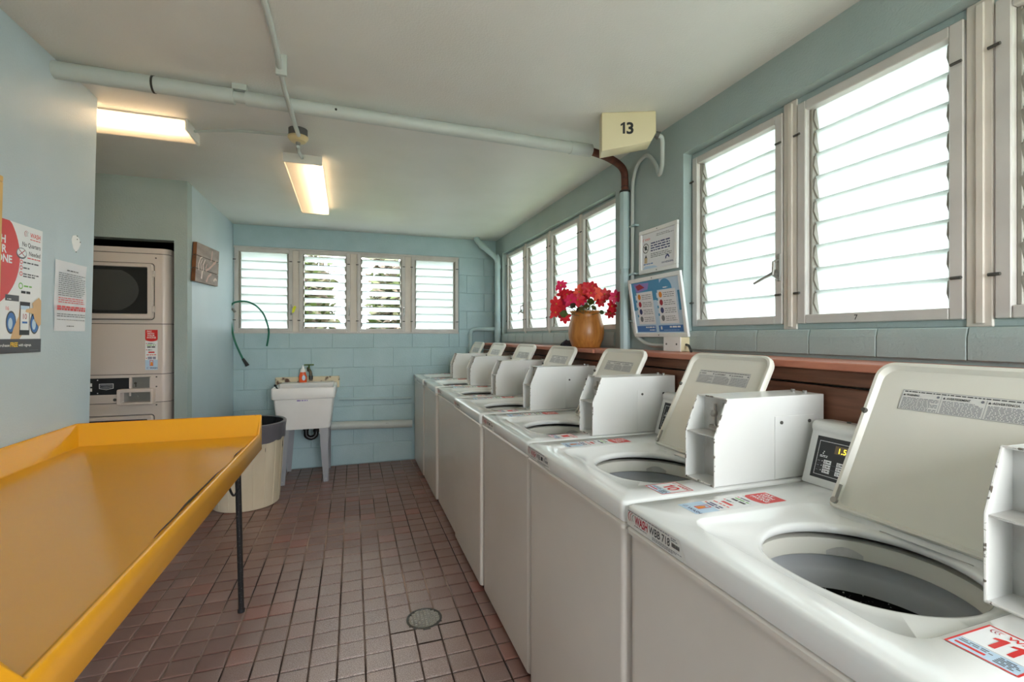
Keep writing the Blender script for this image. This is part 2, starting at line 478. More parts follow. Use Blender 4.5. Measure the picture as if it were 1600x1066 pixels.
for i in range(-11, 16):
    for j in range(-45, 24):
        cx = TX0 + (i + 0.5) * TP; cy = TY0 + (j + 0.5) * TP
        if cy > YF + TP / 2 or cy < YB - TP or cx < -1.2 or cx > XR: continue
        if (Vector((cx, cy, 0)) - DRAIN).length < 0.13: rest.append((cx, cy, True)); continue
        d = cx * s_ + cy * c_
        vis = False
        if d > 0.6:
            px = 800 + FPX * (cx * c_ - cy * s_) / d; py = CY + FPX * CAM_H / d
            vis = 100 < px < 860 and py < 1090 and cx < 0.69 and (px > 410 + (701 - py) * 0.815)
            vis = vis and cy < YF - 0.02
        (cand if vis else rest).append((cx, cy, d) if vis else (cx, cy, False))
cand.sort(key=lambda t: t[2])
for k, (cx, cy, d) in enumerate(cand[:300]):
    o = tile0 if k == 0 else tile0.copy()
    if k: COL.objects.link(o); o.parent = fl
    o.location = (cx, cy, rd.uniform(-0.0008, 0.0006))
mbt = MB()
for cx, cy, d in cand[300:] + rest:
    if d is True:
        # tiles cut round the drain: octant strips outside the ring
        n = 6
        for a in range(n):
            for b in range(n):
                u = cx - hp + 2 * hp * (a + 0.5) / n; v = cy - hp + 2 * hp * (b + 0.5) / n
                if (Vector((u, v, 0)) - DRAIN).length > 0.083:
                    q = hp / n
                    mbt.quad((u - q, v - q, 0), (u + q, v - q, 0), (u + q, v + q, 0), (u - q, v + q, 0))
        continue
    y1 = min(hp, YF - 0.003 - cy)
    if y1 < -hp + 0.012: continue
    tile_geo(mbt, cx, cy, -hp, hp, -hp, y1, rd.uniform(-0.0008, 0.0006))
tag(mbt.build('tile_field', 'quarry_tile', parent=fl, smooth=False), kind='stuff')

# ceiling
struct(MB().box(-2.45, 1.78, YB - 0.2, 5.4, H, H + 0.14).build('ceiling', 'ceiling_white', smooth=False), 'flat painted off-white ceiling')

# far wall of painted concrete blocks
wf = MB()
WX0, WX1, WZ0, WZ1 = -1.105, 1.125, 1.383, 2.217
wf.box(-1.3, 1.78, YF + 0.005, 5.4, -0.02, WZ0); wf.box(-1.3, 1.78, YF + 0.005, 5.4, WZ1, H)
wf.box(-1.3, WX0, YF + 0.005, 5.4, WZ0, WZ1); wf.box(WX1, 1.78, YF + 0.005, 5.4, WZ0, WZ1)
wallf = struct(wf.build('wall_far', 'mortar_blue', smooth=False), 'far wall of pale blue painted concrete blocks')
BH, BL, JG = 0.203, 0.406, 0.0035
blk = {}
def block(x0, x1, z0, z1):
    k = (round(x1 - x0, 3), round(z1 - z0, 3))
    if k[0] < 0.02 or k[1] < 0.02: return
    w, h = k
    if k not in blk:
        b = MB().box(-w / 2, w / 2, 0, 0.02, -h / 2, h / 2, bev=0.004)
        o = b.build('block', 'block_blue', parent=None, smooth=True, origin=(0, 0, 0)); o.parent = wallf; blk[k] = o
    else:
        o = blk[k].copy(); COL.objects.link(o); o.parent = wallf
    o.location = ((x0 + x1) / 2, YF + rd.uniform(0, 0.0012), (z0 + z1) / 2)
for k in range(0, 11):
    z0 = k * BH + JG / 2; z1 = (k + 1) * BH - JG / 2
    ph = -0.815 if k % 2 else -0.612
    x = ph - 4 * BL
    while x < XR:
        a, b = max(x + JG / 2, XL), min(x + BL - JG / 2, XR)
        x += BL
        if b - a < 0.02: continue
        if z1 <= WZ0 + 0.01: block(a, b, z0, min(z1, WZ0))
        elif z0 < WZ0 - 0.03:
            block(a, min(b, WX1), z0, WZ0)
            if b > WX1 + 0.03: block(max(a, WX1 + 0.002), b, z0, z1)
        else:
            if b > WX1 + 0.03: block(max(a, WX1 + 0.002), b, z0, z1)
MB().box(XL, XR, YF - 0.0005, YF + 0.02, 11 * BH, H, bev=0.002).build('lintel', 'block_blue', parent=wallf)

# right wall with the two long window openings
OZ0, OZ1 = 1.372, 2.258
G1 = (2.585, 4.945); G2 = (-0.352, 1.945)
XO = 1.76
wr = MB()
wr.box(XR, XO, YB, YF + 0.2, -0.02, OZ0); wr.box(XR, XO, YB, YF + 0.2, OZ1, H)
wr.box(XR, XO, YB, G2[0], OZ0, OZ1); wr.box(XR, XO, G2[1], G1[0], OZ0, OZ1); wr.box(XR, XO, G1[1], YF + 0.2, OZ0, OZ1)
wallr = struct(wr.build('wall_right', 'wall_sage', smooth=False), 'right wall painted grey blue with long window openings')
sb = None; y = G2[0]; ends = []
for (a, b) in (G2, G1):
    n = round((b - a) / 0.2296)
    for i in range(n):
        w = (b - a) / n
        if sb is None:
            P = [(-0.012, 1.282), (-0.012, 1.345), (-0.004, 1.371), (0.01, 1.371), (0.01, 1.282)]
            m_ = MB().prism(P, lambda u, v, q: (u, q, v), -w / 2 + 0.001, w / 2 - 0.001, bev=0.002)
            sb = m_.build('sill_block', 'wall_sage', origin=(0, 0, 0)); o = sb; o.parent = wallr
        else:
            o = sb.copy(); COL.objects.link(o); o.parent = wallr
        o.location = (XR, a + (i + 0.5) * w, 0)

# left wall: the near leaning panel, the alcove and the far piece
ml = MB()
Y1 = 2.646
def lw(y0, y1, t0, t1, z0, z1):
    P = [(lwx(z0) - t, y, z0) for y in (y0, y1) for t in (t0, t1)] + [(lwx(z1) - t, y, z1) for y in (y0, y1) for t in (t0, t1)]
    ml.bevel([P[0], P[1], P[3], P[2], P[4], P[5], P[7], P[6]], [(0, 1, 2, 3), (4, 5, 6, 7), (0, 1, 5, 4), (1, 2, 6, 5), (2, 3, 7, 6), (3, 0, 4, 7)], 0.004)
lw(2.014, Y1, 0, 0.12, -0.02, H); lw(YB, 2.0115, 0, 0.12, -0.02, H)
struct(ml.build('wall_left', 'wall_blue'), 'smooth pale blue partition wall with notices on it')
ma = MB()
ma.box(-2.45, -2.33, 2.2, 5.2, -0.02, H)               # alcove side
ma.box(-2.33, -1.2, 2.2, 2.3, -0.02, H)                # alcove back
struct(ma.build('wall_alcove', 'wall_blue', smooth=False), 'blue wall closing the side alcove')
md = MB()
NX0, NX1, NZ = -1.945, -1.189, 2.015
md.box(-2.45, NX0, YD, YD + 0.10, -0.02, H); md.box(NX0, NX1, YD, YD + 0.10, NZ, H); md.box(NX1, XL, YD, YD + 0.10, -0.02, H)
struct(md.build('wall_dryer', 'wall_sage', smooth=False), 'grey blue wall with the niche for the stacked dryer')
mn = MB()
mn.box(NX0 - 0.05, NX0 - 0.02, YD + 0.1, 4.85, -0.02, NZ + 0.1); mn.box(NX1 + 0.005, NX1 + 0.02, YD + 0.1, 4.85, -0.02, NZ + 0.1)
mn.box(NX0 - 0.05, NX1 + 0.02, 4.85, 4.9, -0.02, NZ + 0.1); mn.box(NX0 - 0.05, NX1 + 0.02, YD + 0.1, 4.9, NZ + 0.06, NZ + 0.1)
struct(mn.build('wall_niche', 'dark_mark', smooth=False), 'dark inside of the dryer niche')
mfl = MB().box(NX1 + 0.02, XL, YD + 0.0995, YF + 0.1, -0.02, H)
struct(mfl.build('wall_left_far', 'wall_blue', smooth=False), 'pale blue side wall between dryer niche and far wall')

# unseen near wall; its doorway is added, placed and sized for daylight fill
mbk = MB()
DX0, DX1, DZ = 0.05, 1.5, 2.3
mbk.box(-1.35, DX0, YB - 0.15, YB, -0.02, H); mbk.box(DX1, XO, YB - 0.15, YB, -0.02, H); mbk.box(DX0, DX1, YB - 0.15, YB, DZ, H)
struct(mbk.build('wall_near', 'wall_blue', smooth=False), 'unseen blue wall with a doorway added for daylight')
portal(((DX0 + DX1) / 2, YB - 0.05, DZ / 2), (R(90), 0, 0), DX1 - DX0, DZ)
portal((XO, (G2[0] + G2[1]) / 2, (OZ0 + OZ1) / 2), (0, R(90), 0), OZ1 - OZ0, G2[1] - G2[0])
portal((XO, (G1[0] + G1[1]) / 2, (OZ0 + OZ1) / 2), (0, R(90), 0), OZ1 - OZ0, G1[1] - G1[0])
portal(((WX0 + WX1) / 2, 5.35, (WZ0 + WZ1) / 2), (R(-90), 0, 0), WX1 - WX0, WZ1 - WZ0)

# ------------------------------------------------------------------ louvre windows
SHARE = {}
def shared(key, name, build_fn, mats, parent, loc, ang=35):
    if key not in SHARE:
        o = build_fn().build(name, mats, origin=(0, 0, 0), ang=ang); SHARE[key] = o; o.parent = parent; o.location = loc; return o
    o = SHARE[key].copy(); COL.objects.link(o); o.parent = parent; o.location = loc; return o

def window(n, org, wall, w, h, tilt, label, latch=None, ns=9, mark=None):
    """org: lower left corner of the frame seen from the room"""
    if wall == 'far': rt, nr = Vector((1, 0, 0)), Vector((0, -1, 0))
    else: rt, nr = Vector((0, -1, 0)), Vector((-1, 0, 0))
    up = Vector((0, 0, 1)); org = Vector(org)
    def L(u, v, q): return rt * u + up * v + nr * q
    root = bpy.data.objects.new('window_%d' % n, None); COL.objects.link(root); root.location = org
    root['kind'] = 'structure'; root['label'] = label
    fw, dp = 0.034, 0.03
    W = round(w, 3)
    def bars():
        m = MB()
        def bar(u0, u1, v0, v1):
            m.prism([(u0, v0), (u1, v0), (u1, v1), (u0, v1)], L, -0.03, dp * 0.5, bev=0.003)
        bar(0, fw, 0, h); bar(w - fw, w, 0, h); bar(fw, w - fw, 0, fw); bar(fw, w - fw, h - fw, h)
        return m
    shared(('fr', wall, W, round(h, 3)), 'frame', bars, 'alu', root, (0, 0, 0))
    def rail():
        return MB().prism([(0, fw), (0.012, fw), (0.012, h - fw), (0, h - fw)], L, -0.055, -0.006, bev=0.002)
    shared(('rl', wall, round(h, 3)), 'side_channel', rail, 'clip_alu', root, L(fw, 0, 0))
    shared(('rl', wall, round(h, 3)), 'side_channel', rail, 'clip_alu', root, L(w - fw - 0.012, 0, 0))
    ih = h - 2 * fw; pitch = ih / ns; sl = w - 2 * fw - 0.03
    sh = pitch * 1.13
    ct, st = math.cos(R(tilt)), math.sin(R(tilt))
    def slat():
        P = [(-sh / 2, -0.0028), (sh / 2, -0.0028), (sh / 2, 0.0028), (-sh / 2, 0.0028)]
        # along the slat: v = a*cos - b*sin ; q = a*sin + b*cos  (lower edge outwards)
        pts = [(a * ct - b * st, a * st + b * ct) for a, b in P]
        m = MB().prism(pts, lambda v, q, u: L(u, v, q), -sl / 2, sl / 2)
        for fi in (0, 1, 3, 5): m.m[fi] = 1          # ground edges of the pane
        return m
    def clip():
        P = [(-sh * 0.42, -0.006), (sh * 0.46, -0.006), (sh * 0.40, 0.010), (sh * 0.05, 0.022), (-sh * 0.2, 0.014), (-sh * 0.42, 0.004)]
        return MB().prism([(a * ct - b * st, a * st + b * ct) for a, b in P], lambda v, q, u: L(u, v, q), -0.004, 0.004, bev=0.0008)
    for i in range(ns):
        v = fw + (i + 0.5) * pitch
        shared(('sl', wall, round(sl, 3), tilt, round(pitch, 4)), 'slat', slat, ['frosted_glass', 'glass_edge'], root, L(w / 2, v, -0.03))
        for u in (fw + 0.014, w - fw - 0.014):
            shared(('cl', wall, tilt, round(pitch, 4)), 'slat_clip', clip, 'clip_alu', root, L(u, v, -0.03))
    def pin():
        return MB().tube([L(-0.022, 0, 0.018), L(0.004, 0, 0.02)], 0.0045, 8)
    for v in (0.14 * h, 0.86 * h):
        shared(('pin', wall), 'hinge_pin', pin, 'dark_screw', root, L(0.010, v, 0)); shared(('pin', wall), 'hinge_pin', pin, 'dark_screw', root, L(w - 0.006, v, 0))
    if latch:
        def lat():
            m = MB()
            m.prism([(-0.008, -0.055), (0.008, -0.055), (0.008, 0.055), (-0.008, 0.055)], L, 0.012, 0.020, bev=0.003)
            m.tube([L(0, 0.03, 0.02), L(0, 0.02, 0.045), L(0, -0.03, 0.048), L(0, -0.045, 0.02)], 0.006, 8)
            if latch == 'open': m.tube([L(0, -0.015, 0.03), L(-0.03, -0.03, 0.04), L(-0.10, -0.055, 0.04)], [0.008, 0.006, 0.005], 8)
            return m
        shared(('lt', wall, latch), 'latch', lat, 'steel', root, L(w - 0.012, h * 0.27, 0))
    if mark:
        m = MB(); Sheet(m, org + L(w * 0.42, 0.009, dp * 0.5 + 0.0006), rt, up).text(mark, 0, 0, 0.018, 0, bold=0.01)
        m.build('pencil_mark', 'print_black', parent=root, smooth=False)
    return root

fx = [(-1.099, -0.582), (-0.523, -0.032), (0.038, 0.533), (0.602, 1.12)]
flab = ['closed frosted louvre window beside the green hose on the far wall', 'open louvre window with a yellow tag on its latch on the far wall',
        'open louvre window between two latches on the far wall', 'closed louvre window nearest the corner downpipe on the far wall']
for i, (a, b) in enumerate(fx):
    window(i + 1, (a, YF + 0.012, 1.388), 'far', b - a, 0.822, (14, 64, 64, 18)[i], flab[i], latch='shut' if i < 3 else None)
def trim(n, mb, m, label):
    return struct(mb.build('trim_%d' % n, m), label)
nt_ = 0
for a, b in ((fx[0][1], fx[1][0]), (fx[1][1], fx[2][0]), (fx[2][1], fx[3][0])):
    nt_ += 1; trim(nt_, MB().box(a, b, YF + 0.012, YF + 0.05, WZ0, WZ1, bev=0.003), 'alu_cream', 'upright between two louvre windows of the far wall')
nt_ += 1; trim(nt_, MB().box(WX0, WX1, YF - 0.004, YF + 0.05, WZ1 - 0.008, WZ1 + 0.012, bev=0.003).box(WX0, WX1, YF - 0.006, YF + 0.05, WZ0 - 0.012, WZ0 + 0.006, bev=0.003), 'alu', 'metal head and sill of the far windows')
m_ = MB(); yt = at_y(YF - 0.02, 460, 485)
m_.prism([(-0.02, -0.03), (0.0, -0.02), (0.02, 0.035), (0.004, 0.045), (-0.015, 0.02)], lambda u, v, q: (yt.x + u, YF - 0.035 + q, yt.z + v), -0.004, 0.004)
tag(m_.build('yellow_tag', 'tag_yellow', origin=yt), 'small bright yellow tag hanging on a far window latch', 'tag')

XWN = XR + 0.058
k = 5
ry = [(4.925, 4.36), (4.325, 3.76), (3.725, 3.175), (3.14, 2.60)]
rlab = ['louvre window nearest the far corner in the right wall', 'second louvre window from the far corner in the right wall', 'louvre window behind the red flowers in the right wall', 'louvre window beside the wrapped drain pipe in the right wall']
for i, (a, b) in enumerate(ry):
    window(k, (XWN, a, 1.39), 'right', 0.55, 0.85, 21, rlab[i], latch='open' if i == 0 else None); k += 1
for (a, b) in ((ry[0][1] + 0.02, ry[1][0] - 0.02), (ry[1][1] + 0.02, ry[2][0] - 0.02), (ry[2][1] + 0.02, ry[3][0] - 0.02)):
    nt_ += 1; c0 = (a + b) / 2; trim(nt_, MB().box(XWN - 0.012, XWN + 0.04, c0 - 0.022, c0 + 0.022, OZ0, OZ1, bev=0.003), 'alu_cream', 'upright between louvre windows near the flowers')
ry2 = [(1.933, 1.414), (1.347, 0.832), (0.765, 0.25), (0.183, -0.335)]
rlab2 = ['frosted louvre window beside the framed notices with an open latch', 'wide frosted louvre window marked with a small 7', 'louvre window above the washer numbered 11', 'louvre window towards the doorway']
for i, (a, b) in enumerate(ry2):
    window(k, (XWN, a, 1.394), 'right', a - b, 0.838, (13, 11, 28, 13)[i], rlab2[i], latch='open' if i == 0 else None, mark='7' if i == 1 else None); k += 1
for i in range(3):
    nt_ += 1; trim(nt_, MB().box(XWN - 0.012, XWN + 0.04, ry2[i][1] - 0.004, ry2[i + 1][0] + 0.004, OZ0, OZ1, bev=0.003).box(XWN - 0.018, XWN, (ry2[i][1] + ry2[i + 1][0]) / 2 - 0.012, (ry2[i][1] + ry2[i + 1][0]) / 2 + 0.006, OZ0 + 0.01, OZ1 - 0.01, bev=0.002), 'alu_cream', 'cream upright between large louvre windows')
for gi, G in enumerate((G1, G2)):
    nt_ += 1
    trim(nt_, MB().box(XWN - 0.006, XWN + 0.05, G[0], G[1], OZ0, 1.396, bev=0.003).box(XWN - 0.006, XWN + 0.05, G[0], G[1], 2.226, OZ1, bev=0.003).box(XWN - 0.004, XWN + 0.05, G[0], G[0] + 0.016, OZ0, OZ1).box(XWN - 0.004, XWN + 0.05, G[1] - 0.02, G[1], OZ0, OZ1), 'wall_sage', ('painted surround of the far window row', 'painted surround of the near window row')[gi])

# outdoors
struct(MB().box(-30, 30, -30, 30, -0.4, -0.25).build('ground', 'grass', smooth=False), 'ground outside the building')
struct(MB().box(-1.6, 2.2, YB - 2.5, YB - 0.15, -0.2, -0.03).build('ground_landing', 'concrete_out', smooth=False), 'concrete landing outside the doorway')
def shrub(loc, w, d, h, n, label, seed):
    rr_ = random.Random(seed)
    t = thing('shrub', label, 'shrub', loc, 'shrubs outside the far windows')
    m = MB()
    for i in range(n):
        a = rr_.uniform(0, 2 * math.pi); e = rr_.uniform(-0.2, 1) ; r_ = rr_.uniform(0.55, 1.0)
        c0 = Vector((math.cos(a) * max(0, 1 - e * e) ** 0.2 * w * r_, math.sin(a) * max(0, 1 - e * e) ** 0.2 * d * r_, h * (0.5 + 0.5 * e * r_)))
        c0 += Vector(loc)
        x = Vector((rr_.uniform(-1, 1), rr_.uniform(-1, 1), rr_.uniform(-0.6, 0.6))).normalized(); yv = x.orthogonal().normalized()
        s0 = rr_.uniform(0.07, 0.14)
        m.add([c0, c0 + x * s0 + yv * s0 * 0.35, c0 + x * 2 * s0, c0 + x * s0 - yv * s0 * 0.35], [(0, 1, 2, 3)])
    tag(m.build('foliage', 'hedge_leaf', parent=t, smooth=False), kind='stuff')
    m = MB()
    for i in range(5):
        a = rr_.uniform(0, 6.28)
        m.tube([Vector(loc) + Vector((0.08 * math.cos(a), 0.08 * math.sin(a), -0.25)), Vector(loc) + Vector((w * 0.5 * math.cos(a), d * 0.5 * math.sin(a), h * 0.75))], [0.03, 0.012], 6)
    m.build('branches', 'bark', parent=t)
shrub((-1.0, 8.4, 0), 0.70, 0.7, 3.0, 2600, 'leafy shrub seen through the left open louvre window', 1)
shrub((0.95, 8.4, 0), 0.70, 0.7, 3.0, 2600, 'leafy shrub seen through the right open louvre window', 2)
shrub((2.95, 8.6, 0), 0.8, 0.7, 2.1, 1200, 'low leafy shrub outside behind the corner downpipe', 3)

# ------------------------------------------------------------------ washers
WXF = 0.635; WP = 0.688; WW = 0.68; DZk = 0.936
HX, HY, HR, HC = 0.285, 0.306, 0.172, 0.118      # tub opening: centre, radius, flat front
def sd_rr(x, y, x0, x1, y0, y1, r):
    qx = abs(x - (x0 + x1) / 2) - ((x1 - x0) / 2 - r); qy = abs(y - (y0 + y1) / 2) - ((y1 - y0) / 2 - r)
    return math.hypot(max(qx, 0), max(qy, 0)) + min(max(qx, qy), 0) - r
def sd_hole(x, y, grow):
    a = math.hypot(x - HX, y - HY) - HR - grow; b = HC - grow - x; k_ = 0.03
    h_ = max(k_ - abs(a - b), 0) / k_
    return max(a, b) + h_ * h_ * k_ * 0.25
def cast(sd, th):
    lo, hi = 0.0, 1.2
    for _ in range(26):
        m_ = (lo + hi) / 2
        if sd(HX + m_ * math.cos(th), HY + m_ * math.sin(th)) < 0: lo = m_
        else: hi = m_
    return (HX + lo * math.cos(th), HY + lo * math.sin(th))
angs = [2 * math.pi * i / 96 for i in range(96)]
for x0_, y0_ in ((0.0, 0.002), (0.70, 0.002), (0.70, 0.678), (0.0, 0.678)):
    a0 = math.atan2(y0_ - HY, x0_ - HX)
    for q in (-0.05, -0.03, -0.02, -0.01, -0.004, 0.004, 0.01, 0.02, 0.03, 0.05): angs.append((a0 + q) % (2 * math.pi))
angs = sorted(angs)
def lp(sd, z): return [c + (z,) for c in (cast(sd, a) for a in angs)]
def RRd(x0, x1, y0, y1, r): return lambda x, y: sd_rr(x, y, x0, x1, y0, y1, r)

def lid_geo():
    # local frame of the open lid: a along the lid from the hinge, y along the hinge, q towards the user
    tilt = math.atan2(1.283 - 0.945, 1.262 - 1.085)
    ca, sa = math.cos(tilt), math.sin(tilt)
    hx, hz = 0.45, 0.942
    def F(a, y, q): return (hx + a * ca - q * sa, y, hz + a * sa + q * ca)
    return F
LY0, LY1, LLEN = 0.133, 0.503, 0.384
LF = lid_geo()

def pay_sticker(mb, org, rt, up, W, Hh, base=0):
    """strip with a red shield on top; material slots: 0 white 1 red 2 black 3 lightblue 4 orange 5 navy 6 green 7 grey"""
    S = Sheet(mb, org, rt, up)
    S.rect(0, 0, W, Hh * 0.72, 0, 0); S.rect(0, 0, W, Hh * 0.25, 3, 1)
    n = 8
    sh = [(0, Hh), (0, Hh * 0.77)] + [(W * (0.5 - 0.5 * math.cos(R(180 * i / n))), Hh * 0.77 - Hh * 0.06 * math.sin(R(180 * i / n))) for i in range(1, n)] + [(W, Hh * 0.77), (W, Hh)]
    S.poly(sh, 1, 1)
    for i, t in enumerate(('PAY', 'WITH', 'YOUR', 'PHONE')):
        S.text(t, W * 0.14, Hh * (0.94 - i * 0.052), Hh * 0.042, 0, 2, bold=0.02)
    S.disc(W * 0.1, Hh * 0.66, W * 0.045, 1); S.words(W * 0.2, Hh * 0.64, W * 0.9, Hh * 0.68, 1, 7, 2, 1)
    S.words(W * 0.12, Hh * 0.60, W * 0.85, Hh * 0.635, 1, 6, 2, 2); S.rect(W * 0.15, Hh * 0.555, W * 0.45, Hh * 0.585, 2, 2); S.rect(W * 0.5, Hh * 0.555, W * 0.8, Hh * 0.585, 2, 2)
    S.disc(W * 0.1, Hh * 0.50, W * 0.045, 1); S.words(W * 0.2, Hh * 0.48, W * 0.6, Hh * 0.515, 1, 7, 2, 3)
    S.rect(W * 0.25, Hh * 0.42, W * 0.75, Hh * 0.455, 1, 2); S.words(W * 0.1, Hh * 0.36, W * 0.9, Hh * 0.39, 1, 1, 2, 4)
    S.disc(W * 0.1, Hh * 0.29, W * 0.045, 1); S.words(W * 0.2, Hh * 0.26, W * 0.85, Hh * 0.33, 2, 5, 2, 5)
    S.frame(W * 0.36, Hh * 0.10, W * 0.64, Hh * 0.24, W * 0.04, 1, 2); S.poly([(W * 0.42, Hh * 0.11), (W * 0.6, Hh * 0.11), (W * 0.58, Hh * 0.19), (W * 0.46, Hh * 0.2)], 4, 3)
    S.swoosh(W * 0.12, Hh * 0.02, Hh * 0.05, 5, 1, 2); S.text('WASH', W * 0.36, Hh * 0.025, Hh * 0.04, 5, 2, bold=0.02)
PAYM = ['print_white', 'print_red', 'print_black', 'print_lightblue', 'print_orange', 'print_navy', 'print_green', 'print_grey']

def make_washer(Y0):
    t = thing('washing_machine', 'white washer', 'washer', (WXF, Y0, 0), 'row of open coin washers')
    def B(mb, name, mats, parent=t, **k):
        o = mb.build(name, mats, origin=(0, 0, 0), **k); o.parent = parent; return o
    # cabinet with softly rounded upright corners, standing on dark feet
    B(MB().loops([lp(RRd(0.006, 0.695, 0.003, 0.677, 0.022), z) for z in (0.03, 0.05, 0.86, 0.886)], 0, True, False), 'cabinet', 'panel_shaded')
    B(MB().box(0.03, 0.67, 0.02, 0.66, 0.0, 0.031), 'plinth', 'black_gap')
    B(MB().loops([lp(RRd(-0.001, 0.698, 0.0015, 0.6785, 0.012), z) for z in (0.868, 0.878)] + [lp(RRd(0.004, 0.698, 0.0035, 0.6765, 0.012), 0.8835)]), 'seam_strip', 'panel_shaded')
    # top deck with lid well and tub opening
    lo = [lp(RRd(0.003, 0.699, 0.003, 0.677, 0.012), 0.8845), lp(RRd(0, 0.70, 0.001, 0.679, 0.016), 0.888), lp(RRd(0, 0.70, 0.001, 0.679, 0.016), 0.926), lp(RRd(0.0025, 0.6975, 0.0035, 0.6765, 0.016), 0.933), lp(RRd(0.008, 0.692, 0.009, 0.671, 0.014), DZk),
          lp(RRd(0.07, 0.46, 0.098, 0.547, 0.05), DZk), lp(RRd(0.074, 0.458, 0.101, 0.541, 0.048), DZk - 0.002), lp(RRd(0.084, 0.452, 0.108, 0.526, 0.04), DZk - 0.012),
          lp(lambda x, y: sd_hole(x, y, 0.013), DZk - 0.014), lp(lambda x, y: sd_hole(x, y, 0.006), DZk - 0.0155), lp(lambda x, y: sd_hole(x, y, 0.001), DZk - 0.020), lp(lambda x, y: sd_hole(x, y, 0.0), DZk - 0.027), lp(lambda x, y: sd_hole(x, y, 0.004), DZk - 0.033)]
    B(MB().loops(lo), 'deck', 'deck_white', ang=50)
    # tub
    tub = B(MB().lathe([(0.212, 0.888), (0.196, 0.890), (0.186, 0.887), (0.181, 0.872), (0.180, 0.852), (0.186, 0.848)], (HX, HY, 0), 48), 'tub_ring', 'ring_cream')
    m = MB(); 
    for k_ in range(7):
        a0, a1 = R(35 + k_ * 3.2), R(35 + (k_ + 1) * 3.2)
        c0 = 0.012 * math.sin(math.pi * k_ / 7); c1 = 0.012 * math.sin(math.pi * (k_ + 1) / 7)
        m.quad((HX + 0.178 * math.cos(a0), HY + 0.178 * math.sin(a0), 0.853), (HX + 0.178 * math.cos(a1), HY + 0.178 * math.sin(a1), 0.853), (HX + 0.178 * math.cos(a1), HY + 0.178 * math.sin(a1), 0.862 + c1), (HX + 0.178 * math.cos(a0), HY + 0.178 * math.sin(a0), 0.862 + c0))
    B(m, 'bleach_cup', 'box_inside', tub)
    B(MB().lathe([(0.192, 0.850), (0.196, 0.82), (0.193, 0.812), (0.190, 0.79), (0.1885, 0.771)], (HX, HY, 0), 48), 'basket_rim', 'basket_grey')
    B(MB().lathe([(0.1885, 0.772), (0.187, 0.70), (0.18, 0.60), (0.05, 0.585), (0.04, 0.60), (0.03, 0.66)], (HX, HY, 0), 48, cap1=True), 'basket', 'basket_black')
    # lid
    def lidloop(x0, x1, y0, y1, r, q):
        n = 8; out = []
        for (cx, cy, s0) in ((x1 - r, y0 + r, -90), (x1 - r, y1 - r, 0)):
            for k_ in range(n + 1): a = R(s0 + 90 * k_ / n); out.append((cx + r * math.cos(a), cy + r * math.sin(a)))
        for (cx, cy, s0) in ((x0 + 0.012, y1 - 0.012, 90), (x0 + 0.012, y0 + 0.012, 180)):
            for k_ in range(4): a = R(s0 + 90 * k_ / 3); out.append((cx + 0.012 * math.cos(a), cy + 0.012 * math.sin(a)))
        return [LF(a, y, q) for a, y in out]
    lid = B(MB().loops([lidloop(0, LLEN, LY0, LY1, 0.038, -0.022), lidloop(-0.002, LLEN + 0.003, LY0 - 0.003, LY1 + 0.003, 0.04, -0.016), lidloop(-0.002, LLEN + 0.003, LY0 - 0.003, LY1 + 0.003, 0.04, -0.004),
                        lidloop(0.001, LLEN, LY0, LY1, 0.038, 0.0), lidloop(0.006, LLEN - 0.007, LY0 + 0.007, LY1 - 0.007, 0.032, 0.0), lidloop(0.012, LLEN - 0.016, LY0 + 0.015, LY1 - 0.015, 0.03, -0.010)], 0, True, True), 'lid', 'lid_cream', ang=40)
    nrm = Vector(LF(0, 0, 1)) - Vector(LF(0, 0, 0)); al = Vector(LF(1, 0, 0)) - Vector(LF(0, 0, 0)); rt = Vector((0, -1, 0))
    m = MB(); S = Sheet(m, LF(0.270, 0.435, -0.0092), rt, al)
    LW_, LH_ = 0.235, 0.050
    S.rect(0, 0, LW_, LH_, 0, 0); S.frame(0, 0, LW_, LH_, 0.0008, 2, 1)
    S.words(0.004, LH_ - 0.006, LW_ - 0.004, LH_ - 0.002, 1, 1, 1, 9)
    for i, tx in enumerate(('WARNING', 'AVERTISSEMENT', 'ADVERTENCIA')):
        u0 = 0.002 + i * LW_ / 3
        S.text(tx, u0 + 0.008, LH_ - 0.0150, 0.0052, 1, 2, bold=0.02, fit=0.026 if i == 0 else 0.042); S.poly([(u0 + 0.001, LH_ - 0.015), (u0 + 0.006, LH_ - 0.015), (u0 + 0.0035, LH_ - 0.0098)], 1, 2)
        S.disc(u0 + LW_ / 3 - 0.008, LH_ - 0.012, 0.003, 2, 2, n=10)
        S.words(u0 + 0.002, 0.002, u0 + LW_ / 3 - 0.005, LH_ - 0.018, 10, 2, 1, 20 + i, 0.5); S.rect(u0 + LW_ / 3 - 0.002, 0, u0 + LW_ / 3 - 0.0013, LH_ * 0.86, 2, 1)
    o = B(m, 'warning_label', ['label_silver', 'print_black', 'print_grey'], lid, smooth=False); o['label'] = 'silver warning label in three languages'
    for y_ in (LY0 + 0.006, LY1 - 0.006):
        p = Vector(LF(0.25, y_, 0.0)); B(MB().tube([p, p + nrm * 0.008], [0.007, 0.005], 10), 'bumper', 'dark_screw', lid)
    p = Vector(LF(0.0, LY1 - 0.012, 0.0)); B(MB().tube([p + al * 0.014, p + al * 0.014 + nrm * 0.008], 0.0075, 10).tube([p + al * 0.02, p + al * 0.055], 0.004, 6), 'hinge', 'steel', lid)
    # control console
    prof = [(0.571, 0.9365), (0.615, 1.078), (0.612, 1.086), (0.613, 1.098), (0.622, 1.106), (0.64, 1.109), (0.695, 1.104), (0.695, 0.9365)]
    con = B(MB().prism(prof, lambda u, v, q: (u, q, v), 0.15, 0.677, bev=0.004, seg=2), 'console', 'washer_white')
    cu = Vector((0.044, 0, 0.1415)).normalized(); cn = Vector((-cu.z, 0, cu.x))
